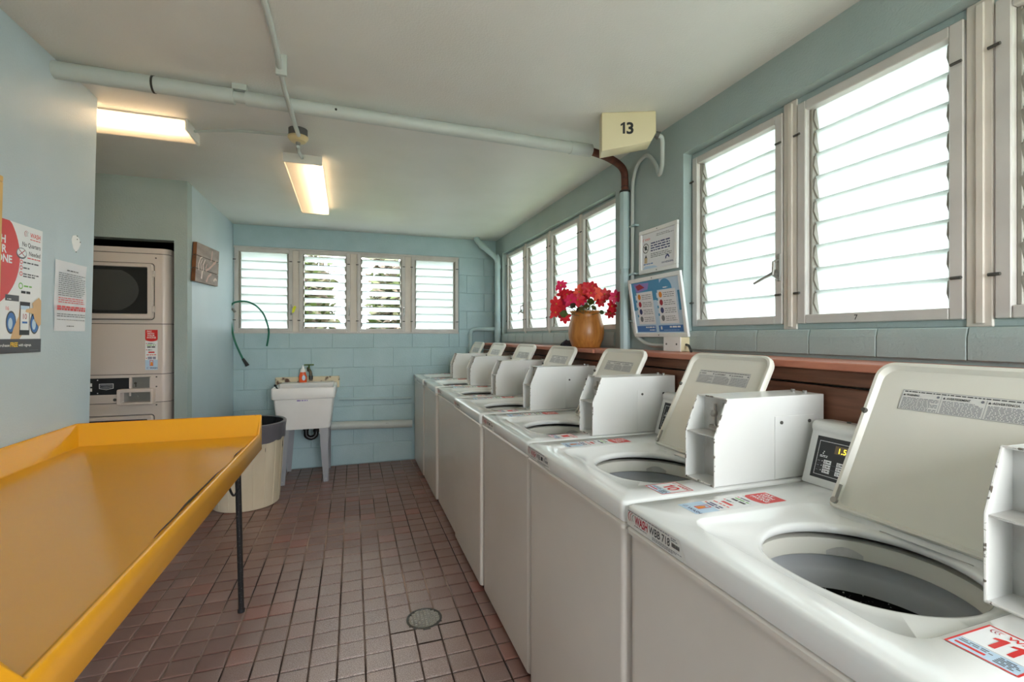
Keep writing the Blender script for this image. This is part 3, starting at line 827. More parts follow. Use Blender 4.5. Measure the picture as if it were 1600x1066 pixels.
    m = MB(); S = Sheet(m, Vector((0.571, 0.655, 0.9365)) + cu * 0.022 + cn * 0.0004, rt, cu)
    PW, PH = 0.36, 0.115
    S.rect(0, 0, PW, PH, 0, 0); S.frame(0.009, 0.009, PW - 0.009, PH - 0.012, 0.0012, 1, 1)
    S.rect(0.055, 0.074, 0.115, 0.096, 2, 1); S.text('1.5', 0.066, 0.077, 0.015, 3, 2, bold=0.012)
    S.disc(0.027, 0.074, 0.0018, 1, 1); S.disc(0.025, 0.069, 0.0018, 1, 1); S.words(0.017, 0.058, 0.04, 0.065, 2, 1, 1, 31)
    for r_ in range(3):
        v0 = 0.042 - r_ * 0.0125
        S.words(0.013, v0 + 0.003, 0.021, v0 + 0.008, 1, 4, 1, 40 + r_); S.disc(0.0265, v0 + 0.006, 0.0015, 1, 1)
        for c_2 in range(4):
            u0 = 0.031 + c_2 * 0.036
            S.rect(u0, v0, u0 + 0.021, v0 + 0.0105, 1, 1); S.ring(u0 + 0.005, v0 + 0.005, 0.003, 0.001, 0, 2, 8); S.words(u0 + 0.010, v0 + 0.003, u0 + 0.02, v0 + 0.008, 1, 0, 2, 50 + r_ * 4 + c_2)
        if r_: S.rect(0.013, v0 + 0.0112, PW - 0.02, v0 + 0.0117, 4, 1)
    B(m, 'control_panel', ['panel_black', 'print_white', 'lcd', 'lcd_digit', 'print_grey'], con, smooth=False)
    B(MB().tube([(0.655, 0.60, 1.104), (0.655, 0.60, 1.112)], 0.005, 8), 'screw', 'dark_screw', con)
    # coin box: open-fronted steel housing with a slanted upper front
    y0, y1, zb, zt, xb = 0.015, 0.129, 0.938, 1.175, 0.694
    side = [(0.29, zb), (0.29, 1.075), (0.333, zt), (xb, zt), (xb, zb)]
    m = MB(); wt = 0.003
    m.prism(side, lambda u, v, q: (u, q, v), y0, y0 + wt, bev=0.001); m.prism(side, lambda u, v, q: (u, q, v), y1 - wt, y1, bev=0.001)
    m.box(0.333, xb, y0 + wt, y1 - wt, zt - wt, zt, bev=0.001); m.box(0.29, xb, y0 + wt, y1 - wt, zb, zb + wt); m.box(xb - wt, xb, y0 + wt, y1 - wt, zb, zt)
    box = B(m, 'coin_box', 'washer_white')
    B(MB().box(0.354, 0.357, y0 + wt, y1 - wt, zb + wt, zt - wt).tube([(0.354, 0.095, 1.05), (0.350, 0.095, 1.05)], 0.004, 8), 'inner_plate', 'box_inside', box)
    B(MB().box(0.291, 0.354, y0 + wt, y1 - wt, 1.070, 1.0735), 'box_shelf', 'box_inside', box)
    m = MB()
    for yy in (y0, y1):
        m.tube([(0.2905, yy, zb), (0.2905, yy, 1.075), (0.333, yy, zt)], 0.0022, 6)
    m.tube([(0.2905, y0, zb + 0.001), (0.2905, y1, zb + 0.001)], 0.0026, 6); m.tube([(0.333, y0, zt), (0.333, y1, zt)], 0.0022, 6)
    B(m, 'front_edge', 'chipped_edge', box)
    m = MB(); xs = 0.353
    m.tube([(xs - 0.012, 0.068, 1.155), (xs - 0.012, 0.068, 1.09)], 0.004, 8); m.ball((xs - 0.016, 0.07, 1.128), 0.011, n=8); m.box(xs - 0.02, xs, 0.05, 0.085, 1.086, 1.094, bev=0.001); m.box(xs - 0.003, xs, 0.025, 0.05, 1.145, 1.16)
    B(m, 'coin_slide', 'steel', box)
    for zz in (0.966, 0.985, 1.055): B(MB().tube([(xs, 0.048, zz), (xs - 0.004, 0.048, zz)], 0.005, 8), 'lock', 'dark_screw', box)
    B(MB().box(0.502, 0.652, y0 - 0.0025, y0, zb + 0.002, 1.118, bev=0.001), 'service_plate', 'washer_white', box)
    for xx in (0.525, 0.632): B(MB().tube([(xx, y0 - 0.0025, 1.10), (xx, y0 - 0.005, 1.10)], 0.005, 10), 'screw', 'dark_screw', box)
    for yy in (0.05, 0.09): B(MB().tube([(0.66, yy, zt), (0.66, yy, zt + 0.008)], 0.006, 8), 'top_bolt', 'steel', box)
    # long sticker on the deck
    m = MB(); pay_sticker(m, (0.115, 0.632, DZk + 0.0004), (0, -1, 0), (1, 0, 0), 0.066, 0.275)
    o = B(m, 'payment_sticker', PAYM, smooth=False); o['label'] = 'long payment sticker with a red shield'
    return t

def add_numbers(t, num):
    m = MB(); S = Sheet(m, (0.124, 0.092, DZk + 0.0004), (0, -1, 0), (1, 0, 0))
    W, Hh = 0.076, 0.10
    S.rect(0, 0, W, Hh, 0, 0); S.rect(0.001, 0.001, W - 0.001, Hh * 0.30, 1, 1)
    S.frame(0, 0, W, Hh, 0.0028, 2, 2)
    S.swoosh(0.008, Hh * 0.80, 0.014, 3, 2, 2); S.text('WASH', 0.026, Hh * 0.82, 0.011, 2, 2, bold=0.02)
    if num: S.number(num, W / 2, Hh * 0.40, 0.036, 2, 2)
    else: S.words(W * 0.28, Hh * 0.38, W * 0.72, Hh * 0.78, 1, 2, 2, 12, 0.8)
    S.rect(0.004, Hh * 0.305, W - 0.004, Hh * 0.312, 4, 2)
    S.words(0.006, Hh * 0.19, W * 0.55, Hh * 0.28, 2, 4, 2, 3); S.rect(0.006, Hh * 0.10, W * 0.5, Hh * 0.15, 2, 2)
    S.words(W * 0.62, Hh * 0.07, W * 0.92, Hh * 0.27, 5, 5, 2, 8)
    o = m.build('number_sticker', ['print_white', 'print_lightblue', 'print_red', 'print_darkred', 'print_grey', 'print_charcoal'], origin=(0, 0, 0), smooth=False); o.parent = t
    o['label'] = 'red framed sticker with the number ' + num if num else 'red framed number sticker'
    m = MB(); S = Sheet(m, (-0.0006, 0.672, 0.8885), (0, -1, 0), (0, 0, 1))
    W, Hh = 0.215, 0.040
    S.poly([(0, 0), (W, 0), (W - 0.004, 0.014), (W - 0.022, Hh), (0, Hh)], 0, 0)
    S.swoosh(0.004, 0.010, 0.026, 1, 2, 1); S.text('WASH', 0.032, 0.0125, 0.020, 1, 1, bold=0.032, fit=0.051)
    if num == '11': S.text('WBB 718', 0.088, 0.0135, 0.0175, 2, 1, bold=0.014, fit=0.074)
    else: S.text('WBB', 0.088, 0.0135, 0.0175, 2, 1, bold=0.014, fit=0.036); S.words(0.130, 0.011, 0.162, 0.033, 1, 2, 1, 15, 0.6)
    S.words(0.004, 0.034, 0.16, 0.038, 1, 3, 1, 5); S.words(0.10, 0.002, 0.20, 0.010, 3, 3, 1, 6); S.words(0.03, 0.006, 0.08, 0.010, 1, 3, 1, 7)
    rb = random.Random(4); u = 0.168
    while u < 0.192:
        w_ = rb.uniform(0.0006, 0.0016); S.rect(u, 0.016, u + w_, 0.025, 2, 1); u += w_ + rb.uniform(0.0005, 0.001)
    S.words(0.166, 0.028, 0.19, 0.036, 2, 3, 1, 8)
    o = m.build('name_label', ['label_silver', 'print_darkred', 'print_black', 'print_grey'], origin=(0, 0, 0), smooth=False); o.parent = t
    o['label'] = 'silver name label with red and black lettering'

first = make_washer(0.323)
jx = [0, 0, 0.004, -0.006, 0.004, -0.010, -0.016]
wl = ['open white washer nearest the doorway, with the number 11 sticker', 'open white washer standing right beside the washer numbered 11',
      'open white washer directly beyond the washer numbered 10', 'open white washer two places beyond the washer numbered 10', 'third open white washer from the far block wall',
      'second open white washer from the far block wall', 'open white washer at the end of the row against the far block wall']
for i in range(7):
    t = first if i == 0 else copy_tree(first)
    if i == 0: copies = [t]
    else: copies.append(t)
for i, t in enumerate(copies):
    t.location = (WXF + jx[i], 0.323 + WP * i, 0); t['label'] = wl[i]
    add_numbers(t, ('11', '10', '', '', '', '', '')[i])      # only the two near numbers can be read

# ledge over the pipes behind the washers
LZ = 1.27
t = thing('wooden_ledge', 'long reddish wooden ledge with boarded front behind the washers', 'shelf', (1.44, 2.0, 0))
y = -1.2
for i, y1 in enumerate((0.55, 2.42, 4.1, 4.95)):
    MB().box(1.325 - (0.014 if i == 2 else 0), XR - 0.002, y + 0.001, y1 - 0.001, LZ - 0.023, LZ, bev=0.003).build('top_board', 'ledge_red', parent=t); y = y1
for i, (z0, z1) in enumerate(((0.0, 0.78), (0.785, 0.99), (0.995, 1.196), (1.203, LZ - 0.0235))):
    MB().box(1.346, 1.362, -1.2, 4.95, z0, z1, bev=0.003).build('front_board', 'ledge_brown', parent=t)

# ------------------------------------------------------------------ stacked dryer in its niche
FX0, FX1, FY = -1.906, -1.222, 3.884
dr = thing('stacked_dryer', 'beige two-level stacked dryer with round-cornered door set in the niche', 'dryer', ((FX0 + FX1) / 2, FY + 0.35, 0))
def dloop(x0, x1, y0, y1, r, z):
    out = []
    for cx, cy, s0 in ((x1 - r, y0 + r, -90), (x1 - 0.01, y1 - 0.01, 0), (x0 + 0.01, y1 - 0.01, 90), (x0 + r, y0 + r, 180)):
        rr_ = r if cy == y0 + r else 0.01
        for k_ in range(7): a = R(s0 + 15 * k_); out.append((cx + rr_ * math.cos(a), cy + rr_ * math.sin(a), z))
    return out
def dsec(name, z0, z1, m='dryer_white', ins=0.0):
    return MB().loops([dloop(FX0 + ins, FX1 - ins, FY + ins, 4.55, 0.05, z) for z in (z0, z1)] , 0, True, True).build(name, m, parent=dr)
def dmb(): return MB()
cxm = (FX0 + FX1) / 2
for nm, z0, z1 in (('base_panel', 0.03, 0.84), ('lower_head', 0.84, 0.885), ('control_section', 0.889, 1.080), ('service_panel', 1.084, 1.428), ('door_section', 1.432, 1.915), ('top_cap', 1.919, 1.955)):
    dsec(nm, z0, z1)
MB().loops([dloop(FX0 + 0.006, FX1 - 0.006, FY + 0.006, 4.54, 0.05, z) for z in (0.0, 1.95)], 0, True, True).build('carcass', 'black_gap', parent=dr)
def rrect(x0, x1, z0, z1, r, n=5):
    out = []
    for cx, cz, s0 in ((x1 - r, z0 + r, -90), (x1 - r, z1 - r, 0), (x0 + r, z1 - r, 90), (x0 + r, z0 + r, 180)):
        for k_ in range(n + 1): a = R(s0 + 90 * k_ / n); out.append((cx + r * math.cos(a), cz + r * math.sin(a)))
    return out
def dface(pts, y): return [(u, y, v) for u, v in pts]
def door(z0, z1):
    x0, x1 = cxm - 0.252, cxm + 0.252
    MB().loops([dface(rrect(x0 - 0.005, x1 + 0.005, z0 - 0.005, z1 + 0.005, 0.022), FY - 0.0008), dface(rrect(x0 - 0.001, x1 + 0.001, z0 - 0.001, z1 + 0.001, 0.021), FY - 0.0008)]).build('door_gap', 'black_gap', parent=dr, smooth=False)
    d = MB().loops([dface(rrect(x0, x1, z0, z1, 0.02), FY - 0.0005), dface(rrect(x0, x1, z0, z1, 0.02), FY - 0.018), dface(rrect(x0 + 0.006, x1 - 0.006, z0 + 0.006, z1 - 0.006, 0.018), FY - 0.024), dface(rrect(x0 + 0.030, x1 - 0.030, z0 + 0.034, z1 - 0.024, 0.008), FY - 0.024), dface(rrect(x0 + 0.034, x1 - 0.034, z0 + 0.038, z1 - 0.028, 0.006), FY - 0.010)]).build('door', 'dryer_white', parent=dr)
    MB().loops([dface(rrect(x0 + 0.033, x1 - 0.033, z0 + 0.037, z1 - 0.027, 0.006), FY - 0.0105)], 0, True).build('door_glass', 'dryer_glass', parent=d, smooth=False)
    n = 40; zc = (z0 + z1) / 2; m = MB()
    m.loops([[(cxm - 0.01 + r_ * math.cos(2 * math.pi * k_ / n), FY - 0.0112, min(max(zc + 0.006 + 0.85 * r_ * math.sin(2 * math.pi * k_ / n), z0 + 0.06), z1 - 0.05)) for k_ in range(n)] for r_ in (0.178, 0.001)])
    m.build('drum_rim', 'drum_dark', parent=d, smooth=False)
    for zz in (z0 + 0.07, z1 - 0.07):
        MB().box(x1 - 0.004, x1 + 0.010, FY - 0.026, FY - 0.001, zz - 0.022, zz + 0.022, bev=0.003).build('hinge', 'dryer_white', parent=d)
door(1.462, 1.846); door(0.33, 0.80)
m = MB(); S = Sheet(m, (-1.72, FY - 0.0012, 0.948), (1, 0, 0), (0, 0, 1))
S.rect(-0.15, 0, 0.275, 0.112, 0, 0)
bx = 0.098
S.poly([(bx, 0.042), (bx + 0.04, 0.033), (bx + 0.08, 0.042), (bx + 0.08, 0.075), (bx, 0.075)], 1, 1); S.poly([(bx + 0.003, 0.044), (bx + 0.04, 0.036), (bx + 0.077, 0.044), (bx + 0.077, 0.072), (bx + 0.003, 0.072)], 0, 2)
S.poly([(bx + 0.006, 0.046), (bx + 0.04, 0.040), (bx + 0.074, 0.046), (bx + 0.074, 0.069), (bx + 0.006, 0.069)], 2, 3); S.text('MAYTAG', bx + 0.04, 0.050, 0.013, 0, 4, bold=0.015, align='C', fit=0.06)
for v0 in (0.025, 0.058): S.rect(0.0, v0, 0.06, v0 + 0.022, 1, 1); S.words(0.005, v0 + 0.024, 0.055, v0 + 0.036, 2, 2, 1, 3)
for u_, v_ in ((0.09, 0.10), (0.09, 0.012), (0.02, 0.10)): S.disc(u_, v_, 0.004, 1, 1, n=12)
m.build('control_panel', ['panel_black', 'print_white', 'print_grey'], parent=dr, smooth=False)
MB().box(-1.452, -1.442, FY - 0.012, FY, 0.935, 1.07, bev=0.002).box(-1.452, -1.325, FY - 0.012, FY, 1.064, 1.072, bev=0.002).build('bezel', 'dryer_white', parent=dr)
cp = MB().box(-1.436, -1.336, FY - 0.003, FY, 0.985, 1.062, bev=0.001).build('coin_plate', 'steel', parent=dr)
MB().box(-1.418, -1.412, FY - 0.006, FY - 0.003, 0.996, 1.016).tube([(-1.416, FY - 0.003, 1.022), (-1.416, FY - 0.009, 1.022)], 0.008, 10).build('coin_slot', 'dark_screw', parent=cp)
m = MB(); x0, x1, z0, z1 = -1.508, -1.302, 0.878, 0.986
m.loops([dface(rrect(x0, x1, z0, z1, 0.012), FY), dface(rrect(x0, x1, z0, z1, 0.012), FY - 0.045), dface(rrect(x0 + 0.004, x1 - 0.004, z0 + 0.004, z1 - 0.004, 0.010), FY - 0.05), dface(rrect(x0 + 0.022, x1 - 0.014, z0 + 0.016, z1 - 0.022, 0.004), FY - 0.05), dface(rrect(x0 + 0.026, x1 - 0.016, z0 + 0.018, z1 - 0.024, 0.004), FY - 0.004)])
ct_ = m.build('coin_tray', 'dryer_white', parent=dr)
MB().box(x0 + 0.024, x1 - 0.014, FY - 0.006, FY - 0.002, z0 + 0.016, z1 - 0.02).tube([((x0 + x1) / 2, FY - 0.006, 0.93), ((x0 + x1) / 2, FY - 0.010, 0.93)], 0.005, 8).build('tray_plate', 'steel', parent=ct_)
m = MB()
for p in ((-1.535, 0.912), (-1.297, 1.062), (-1.297, 0.995), (-1.297, 0.868), (-1.30, 1.888)): m.tube([(p[0], FY + 0.001, p[1]), (p[0], FY - 0.003, p[1])], 0.005 if p[0] > -1.4 else 0.010, 10)
m.build('screws', 'dark_screw', parent=dr)
m = MB(); pay_sticker(m, (-1.362, FY - 0.0012, 1.112), (1, 0, 0), (0, 0, 1), 0.072, 0.277)
o = m.build('payment_sticker', PAYM, parent=dr, smooth=False); o['label'] = 'upright payment sticker with a red shield'

# ------------------------------------------------------------------ yellow folding table
tb = thing('folding_table', 'large yellow fibreglass tray table with raised rims and thin black legs', 'table', (-0.78, 1.62, 0))
zt, zr, zb = 0.876, 0.967, 0.802
OX0, OX1, OY0, OY1 = -1.138, -0.418, 0.735, 2.533
IX0, IX1, IY0, IY1 = -1.106, -0.434, 0.800, 2.480
P = []; F = []
def V(*p): P.append(p); return len(P) - 1
a, b, c, d = V(IX0, IY1, zt), V(IX1, IY1, zt), V(IX1, IY0, zt), V(IX0, IY0, zt)
# inner top of rims
w = 0.010
A1, B1 = V(OX0 + w, OY1 - w, zr), V(OX1 - 0.004, OY1 - w, zr)
D1, C1 = V(OX0 + w, OY0 + w, zr), V(OX1 - 0.004, OY0 + w, zr)
A2, B2, C2, D2 = V(OX0, OY1, zr), V(OX1, OY1, zr), V(OX1, OY0, zr), V(OX0, OY0, zr)
B3, C3 = V(OX1, IY1 - 0.012, zt + 0.010), V(OX1, IY0 + 0.012, zt + 0.010)      # front lip
B4, C4 = V(OX1 - 0.010, IY1 - 0.012, zt + 0.009), V(OX1 - 0.010, IY0 + 0.012, zt + 0.009)
A5, B5, C5, D5 = V(OX0, OY1, zb), V(OX1, OY1, zb), V(OX1, OY0, zb), V(OX0, OY0, zb)
F += [(a, b, c, d), (a, A1, B1, b), (a, d, D1, A1), (d, c, C1, D1), (A1, A2, B2, B1), (A1, D1, D2, A2), (D1, C1, C2, D2),
      (b, B4, C4, c), (B4, B3, C3, C4), (b, B1, B4), (B1, B2, B3, B4), (c, C4, C1), (C1, C4, C3, C2),
      (A2, A5, B5, B2), (A2, D2, D5, A5), (D2, C2, C5, D5), (B2, B5, C5, C2, C3, B3)]
bm = bmesh.new(); vv = [bm.verts.new(p) for p in P]
for f in F: bm.faces.new([vv[i] for i in f])
bmesh.ops.recalc_face_normals(bm, faces=bm.faces)
bmesh.ops.bevel(bm, geom=[e for e in bm.edges if len(e.link_faces) == 2], offset=0.005, segments=3, affect='EDGES', profile=0.5)
bm.verts.index_update()
m = MB().add([v.co.copy() for v in bm.verts], [[v.index for v in f.verts] for f in bm.faces]); bm.free()
tray = m.build('tray', 'table_yellow', parent=tb, ang=60)
sol = tray.modifiers.new('thickness', 'SOLIDIFY'); sol.thickness = 0.004; sol.offset = -1
# worn crack along the front lip and bolt hole
def strip(pts, w0, name, mt):
    m = MB(); pr = [Vector(p) for p in pts]
    L1 = []; L2 = []
    for i, p in enumerate(pr):
        wd = w0 * (0.2 + 0.8 * math.sin(math.pi * i / (len(pr) - 1))) * (1 + 0.25 * math.sin(i * 1.3))
        L1.append(p + Vector((-wd, 0, 0))); L2.append(p)
    for i in range(len(pr) - 1): m.quad(L1[i], L1[i + 1], L2[i + 1], L2[i])
    return m.build(name, mt, parent=tb, smooth=False)
strip([(-0.4385 - 0.001 * math.sin(i * 1.7), 1.30 + 0.045 * i, zt + 0.0012) for i in range(15)], 0.0075, 'crack', 'table_crack')
strip([(-0.4385, 2.06 + 0.035 * i, zt + 0.0012) for i in range(6)], 0.005, 'crack', 'table_crack')
MB().tube([(-0.445, OY1 - 0.006, zr - 0.0005), (-0.445, OY1 - 0.006, zr + 0.0006)], 0.004, 10).build('bolt', 'black_gap', parent=tb)
for (x0, y0, x1, y1) in ((-0.517, 2.588, -0.500, 2.42), (-1.06, 2.588, -1.045, 2.42), (-0.517, 0.70, -0.50, 0.86), (-1.06, 0.70, -1.045, 0.86)):
    lg = MB().tube([(x0, y0, 0.0), (x0, y0, 0.006), (x1, y1, 0.868)], 0.0125, 12).build('leg', 'leg_black', parent=tb)
    MB().lathe([(0.0125, 0), (0.016, 0.002), (0.016, 0.016), (0.0125, 0.02)], (x0, y0, 0.0), 12, cap0=True).build('foot', 'rubber_black', parent=lg)
    s_y = 1 if y0 > 1.5 else -1
    MB().tube(bez([(x1 - 0.001, y1 + 0.04 * s_y, 0.64), (x1 - 0.012, y1 - 0.02 * s_y, 0.63), (x1 - 0.02, y1 - 0.09 * s_y, 0.72), (x1 - 0.02, y1 - 0.18 * s_y, 0.868)], 5), 0.005, 8).build('brace', 'leg_black', parent=tb)
for yy in (2.42, 0.86): MB().tube([(-1.045, yy, 0.862), (-0.50, yy, 0.862)], 0.0125, 12).build('cross_bar', 'leg_black', parent=tb)

# ------------------------------------------------------------------ laundry tub
SX0, SX1, SY0, SY1 = -0.694, -0.158, 4.625, 5.14
sk = thing('laundry_sink', 'deep white plastic laundry tub on four grey metal legs', 'sink', ((SX0 + SX1) / 2, 4.88, 0))
def sl_(i, z, r=0.02):
    x0, x1, y0, y1 = SX0 + i, SX1 - i, SY0 + i * 0.6, SY1
    out = []
    for cx, cy, s0 in ((x1 - r, y0 + r, -90), (x1 - r, y1 - r, 0), (x0 + r, y1 - r, 90), (x0 + r, y0 + r, 180)):
        for k_ in range(5): a = R(s0 + 22.5 * k_); out.append((cx + r * math.cos(a), cy + r * math.sin(a), z))
    return out
m = MB().loops([sl_(0.050, 0.495), sl_(0.046, 0.505), sl_(0.018, 0.772), sl_(0.004, 0.776), sl_(0.0, 0.785), sl_(0.0, 0.868), sl_(0.004, 0.874), sl_(0.020, 0.874, 0.015), sl_(0.028, 0.862, 0.012), sl_(0.07, 0.53, 0.012)], 0, True, True)
m.build('basin', 'sink_white', parent=sk, ang=40)
MB().box(SX0 + 0.026, SX1 - 0.026, 4.96, SY1, 0.78, 0.885, bev=0.006).build('back_deck', 'sink_white', parent=sk)
m = MB(); S = Sheet(m, (-0.475, SY0 - 0.0005 + 0.006, 0.752), (1, 0, 0), (0, 0, 1)); S.words(0, 0, 0.085, 0.014, 1, 0, 1, 4, 0.7); S.rect(-0.008, 0.002, 0.012, 0.014, 0, 1)
for i in range(len(m.v)): m.v[i] = (m.v[i][0], SY0 + 0.6 * 0.019 - 0.0015, m.v[i][2])
m.build('maker_label', 'print_violet', parent=sk, smooth=False)
for (x, y, sx, sy) in ((-0.222, 4.665, 1, 1), (-0.622, 4.665, -1, 1), (-0.222, 5.10, 1, -1), (-0.622, 5.10, -1, -1)):
    m = MB()
    # tapered angle-iron leg: one flange faces front, one faces sideways
    xo = x + 0.012 * sx; 
    for k_ in range(2):
        if k_ == 0: T = [(xo, 0.497), (xo - 0.088 * sx, 0.497), (xo - 0.040 * sx - 0.01 * sx, 0.0), (xo - 0.012 * sx, 0.0)]; m.prism(T, lambda u, v, q: (u, y + q, v), -0.014 * sy, -0.011 * sy)
        else: T = [(y - 0.014 * sy, 0.497), (y + 0.07 * sy, 0.497), (y + 0.03 * sy, 0.0), (y - 0.014 * sy, 0.0)]; m.prism(T, lambda u, v, q: (xo - 0.006 * sx + q, u, v), -0.0015, 0.0015)
    lg = m.build('leg', 'leg_grey', parent=sk, smooth=False)
    MB().tube([(xo - 0.03 * sx, y - 0.014 * sy, 0.03), (xo - 0.03 * sx, y - 0.019 * sy, 0.03)], 0.008, 8).build('bolt', 'steel', parent=lg)
m = MB().tube(bez([(-0.43, 4.9, 0.50), (-0.43, 4.9, 0.43), (-0.425, 4.9, 0.385), (-0.385, 4.905, 0.362), (-0.345, 4.91, 0.385), (-0.338, 4.92, 0.43), (-0.325, 4.96, 0.455), (-0.315, 5.05, 0.46), (-0.31, 5.19, 0.46)], 5), 0.022, 14)
m.tube([(-0.43, 4.9, 0.47), (-0.43, 4.9, 0.44)], 0.029, 14); m.tube([(-0.34, 4.915, 0.415), (-0.336, 4.925, 0.44)], 0.029, 14)
m.build('drain_trap', 'pvc_black', parent=sk)
bs = MB().box(-0.735, -0.135, 5.166, YF - 0.001, 0.815, 0.932, bev=0.004)
tag(bs.build('backsplash_board', 'splash_board', origin=(-0.43, 5.18, 0.815)), 'stained cream backsplash board with rust marks above the laundry tub', 'board')
fc = thing('faucet', 'old tarnished wall faucet over the laundry tub', 'faucet', (-0.405, 5.17, 1.0))
MB().tube([(-0.43, YF, 1.02), (-0.43, 5.12, 1.02), (-0.425, 5.085, 1.0)], 0.013, 10).tube(bez([(-0.42, 5.09, 1.01), (-0.405, 5.075, 0.985), (-0.40, 5.07, 0.95), (-0.40, 5.07, 0.90)], 4), [0.014] * 13, 10).build('spout', 'brass_old', parent=fc)
MB().tube([(-0.42, 5.10, 1.02), (-0.42, 5.10, 1.052)], 0.008, 8).tube([(-0.465, 5.10, 1.056), (-0.375, 5.10, 1.056)], 0.007, 8).build('handle', 'leaf_green', parent=fc)
MB().tube([(-0.40, 5.07, 0.914), (-0.40, 5.07, 0.95)], 0.018, 10).build('collar', 'pvc_black', parent=fc)
sp = thing('soap_bottle', 'small orange dish soap bottle standing behind the tub', 'bottle', (-0.475, 5.085, 0.885))
bx_, by_ = -0.475, 5.085
def ell(rx, ry, z, n=20): return [(bx_ + rx * math.cos(2 * math.pi * k_ / n), by_ + ry * math.sin(2 * math.pi * k_ / n), 0.885 + z) for k_ in range(n)]
MB().loops([ell(0.034, 0.02, 0), ell(0.037, 0.022, 0.006), ell(0.037, 0.022, 0.06), ell(0.028, 0.02, 0.085), ell(0.026, 0.018, 0.10)], 0, True, True).build('body', 'soap_orange', parent=sp)
MB().loops([ell(0.026, 0.018, 0.10), ell(0.022, 0.016, 0.125), ell(0.012, 0.012, 0.138)], 0, True, True).build('shoulder', 'frame_white', parent=sp)
MB().loops([ell(0.012, 0.012, 0.138), ell(0.012, 0.012, 0.15), ell(0.007, 0.007, 0.155), ell(0.006, 0.006, 0.168)], 0, True, True).build('cap', 'print_white', parent=sp)
m = MB(); S = Sheet(m, (bx_ - 0.006, by_ - 0.0232, 0.90), (1, 0, 0), (0, 0, 1)); S.disc(0.016, 0.03, 0.016, 0, 1, 0.026)
m.build('label_patch', 'print_lightblue', parent=sp, smooth=False)
m = MB().tube(bez([(-0.66, 4.66, 0.902), (-0.65, 4.64, 0.885), (-0.638, 4.635, 0.872)], 4), [0.007] * 9, 8); m.ball((-0.662, 4.664, 0.90), 0.012, n=8)
tag(m.build('sink_stopper', 'rubber_black', origin=(-0.65, 4.64, 0.872)), 'small black rubber stopper on the rim of the laundry tub', 'stopper')

# ------------------------------------------------------------------ trash can
TCX, TCY = -0.815, 4.275
tc = thing('trash_can', 'tall cream plastic trash can lined with a black bag', 'trash can', (TCX, TCY, 0))
n = 64
def tcl(r, z, rib=0.0): return [((r + rib * (0.5 + 0.5 * math.cos(k_ * math.pi * 0.25 * 1)) * 0) * math.cos(2 * math.pi * k_ / n) + TCX, r * math.sin(2 * math.pi * k_ / n) + TCY, z) for k_ in range(n)]
MB().loops([tcl(0.228, 0.0), tcl(0.236, 0.006), tcl(0.276, 0.62), tcl(0.284, 0.635), tcl(0.284, 0.648), tcl(0.272, 0.648), tcl(0.232, 0.02)], 0, True, True).build('body', 'can_cream', parent=tc)
m = MB()
for k_ in range(18):
    a = 2 * math.pi * (k_ + 0.5) / 18
    m.tube([(TCX + 0.2368 * math.cos(a), TCY + 0.2368 * math.sin(a), 0.02), (TCX + 0.274 * math.cos(a), TCY + 0.274 * math.sin(a), 0.60)], 0.0035, 6)
m.build('ribs', 'can_cream', parent=tc)
rb = random.Random(9); wob = [rb.uniform(-1, 1) for _ in range(n)]
def bgl(r, z, w=0.0, wz=0.0): return [((r + w * wob[k_]) * math.cos(2 * math.pi * k_ / n) + TCX, (r + w * wob[k_]) * math.sin(2 * math.pi * k_ / n) + TCY, z + wz * wob[(k_ * 3) % n] + wz * 2 * math.sin(2 * math.pi * k_ / n + 1)) for k_ in range(n)]
MB().loops([bgl(0.283, 0.515, 0.002, 0.008), bgl(0.284, 0.54, 0.004, 0.003), bgl(0.285, 0.60, 0.003), bgl(0.290, 0.632, 0.002), bgl(0.291, 0.652), bgl(0.284, 0.658), bgl(0.266, 0.652)]).build('bag_cuff', 'bag_grey', parent=tc)
MB().loops([bgl(0.268, 0.654), bgl(0.262, 0.60, 0.006), bgl(0.25, 0.45, 0.02), bgl(0.22, 0.30, 0.02), bgl(0.16, 0.24, 0.02)], 0, False, True).build('bag', 'bag_black', parent=tc)

# ------------------------------------------------------------------ floor drain
fd = thing('floor_drain', 'round metal floor drain grate between the brown tiles', 'drain', tuple(DRAIN))
MB().lathe([(0.084, -0.005), (0.084, 0.0015), (0.080, 0.0035), (0.075, 0.0035), (0.073, -0.002)], tuple(DRAIN), 40).build('rim', 'dark_screw', parent=fd)
m = MB().lathe([(0.073, -0.0045), (0.001, -0.0045)], tuple(DRAIN), 40); m.build('pit', 'black_gap', parent=fd, smooth=False)
m = MB(); q = 0.0165
for i in range(-4, 5):
    for (dx, dy) in ((1, 0), (0, 1)):
        o_ = i * q; l_ = math.sqrt(max(0, 0.072 ** 2 - o_ ** 2))
        if l_ < 0.01: continue
        if dx: m.box(DRAIN.x - l_, DRAIN.x + l_, DRAIN.y + o_ - 0.0036, DRAIN.y + o_ + 0.0036, -0.004, 0.0012)
        else: m.box(DRAIN.x + o_ - 0.0036, DRAIN.x + o_ + 0.0036, DRAIN.y - l_, DRAIN.y + l_, -0.004, 0.0012)
m.build('grate', 'grate_metal', parent=fd, smooth=False)

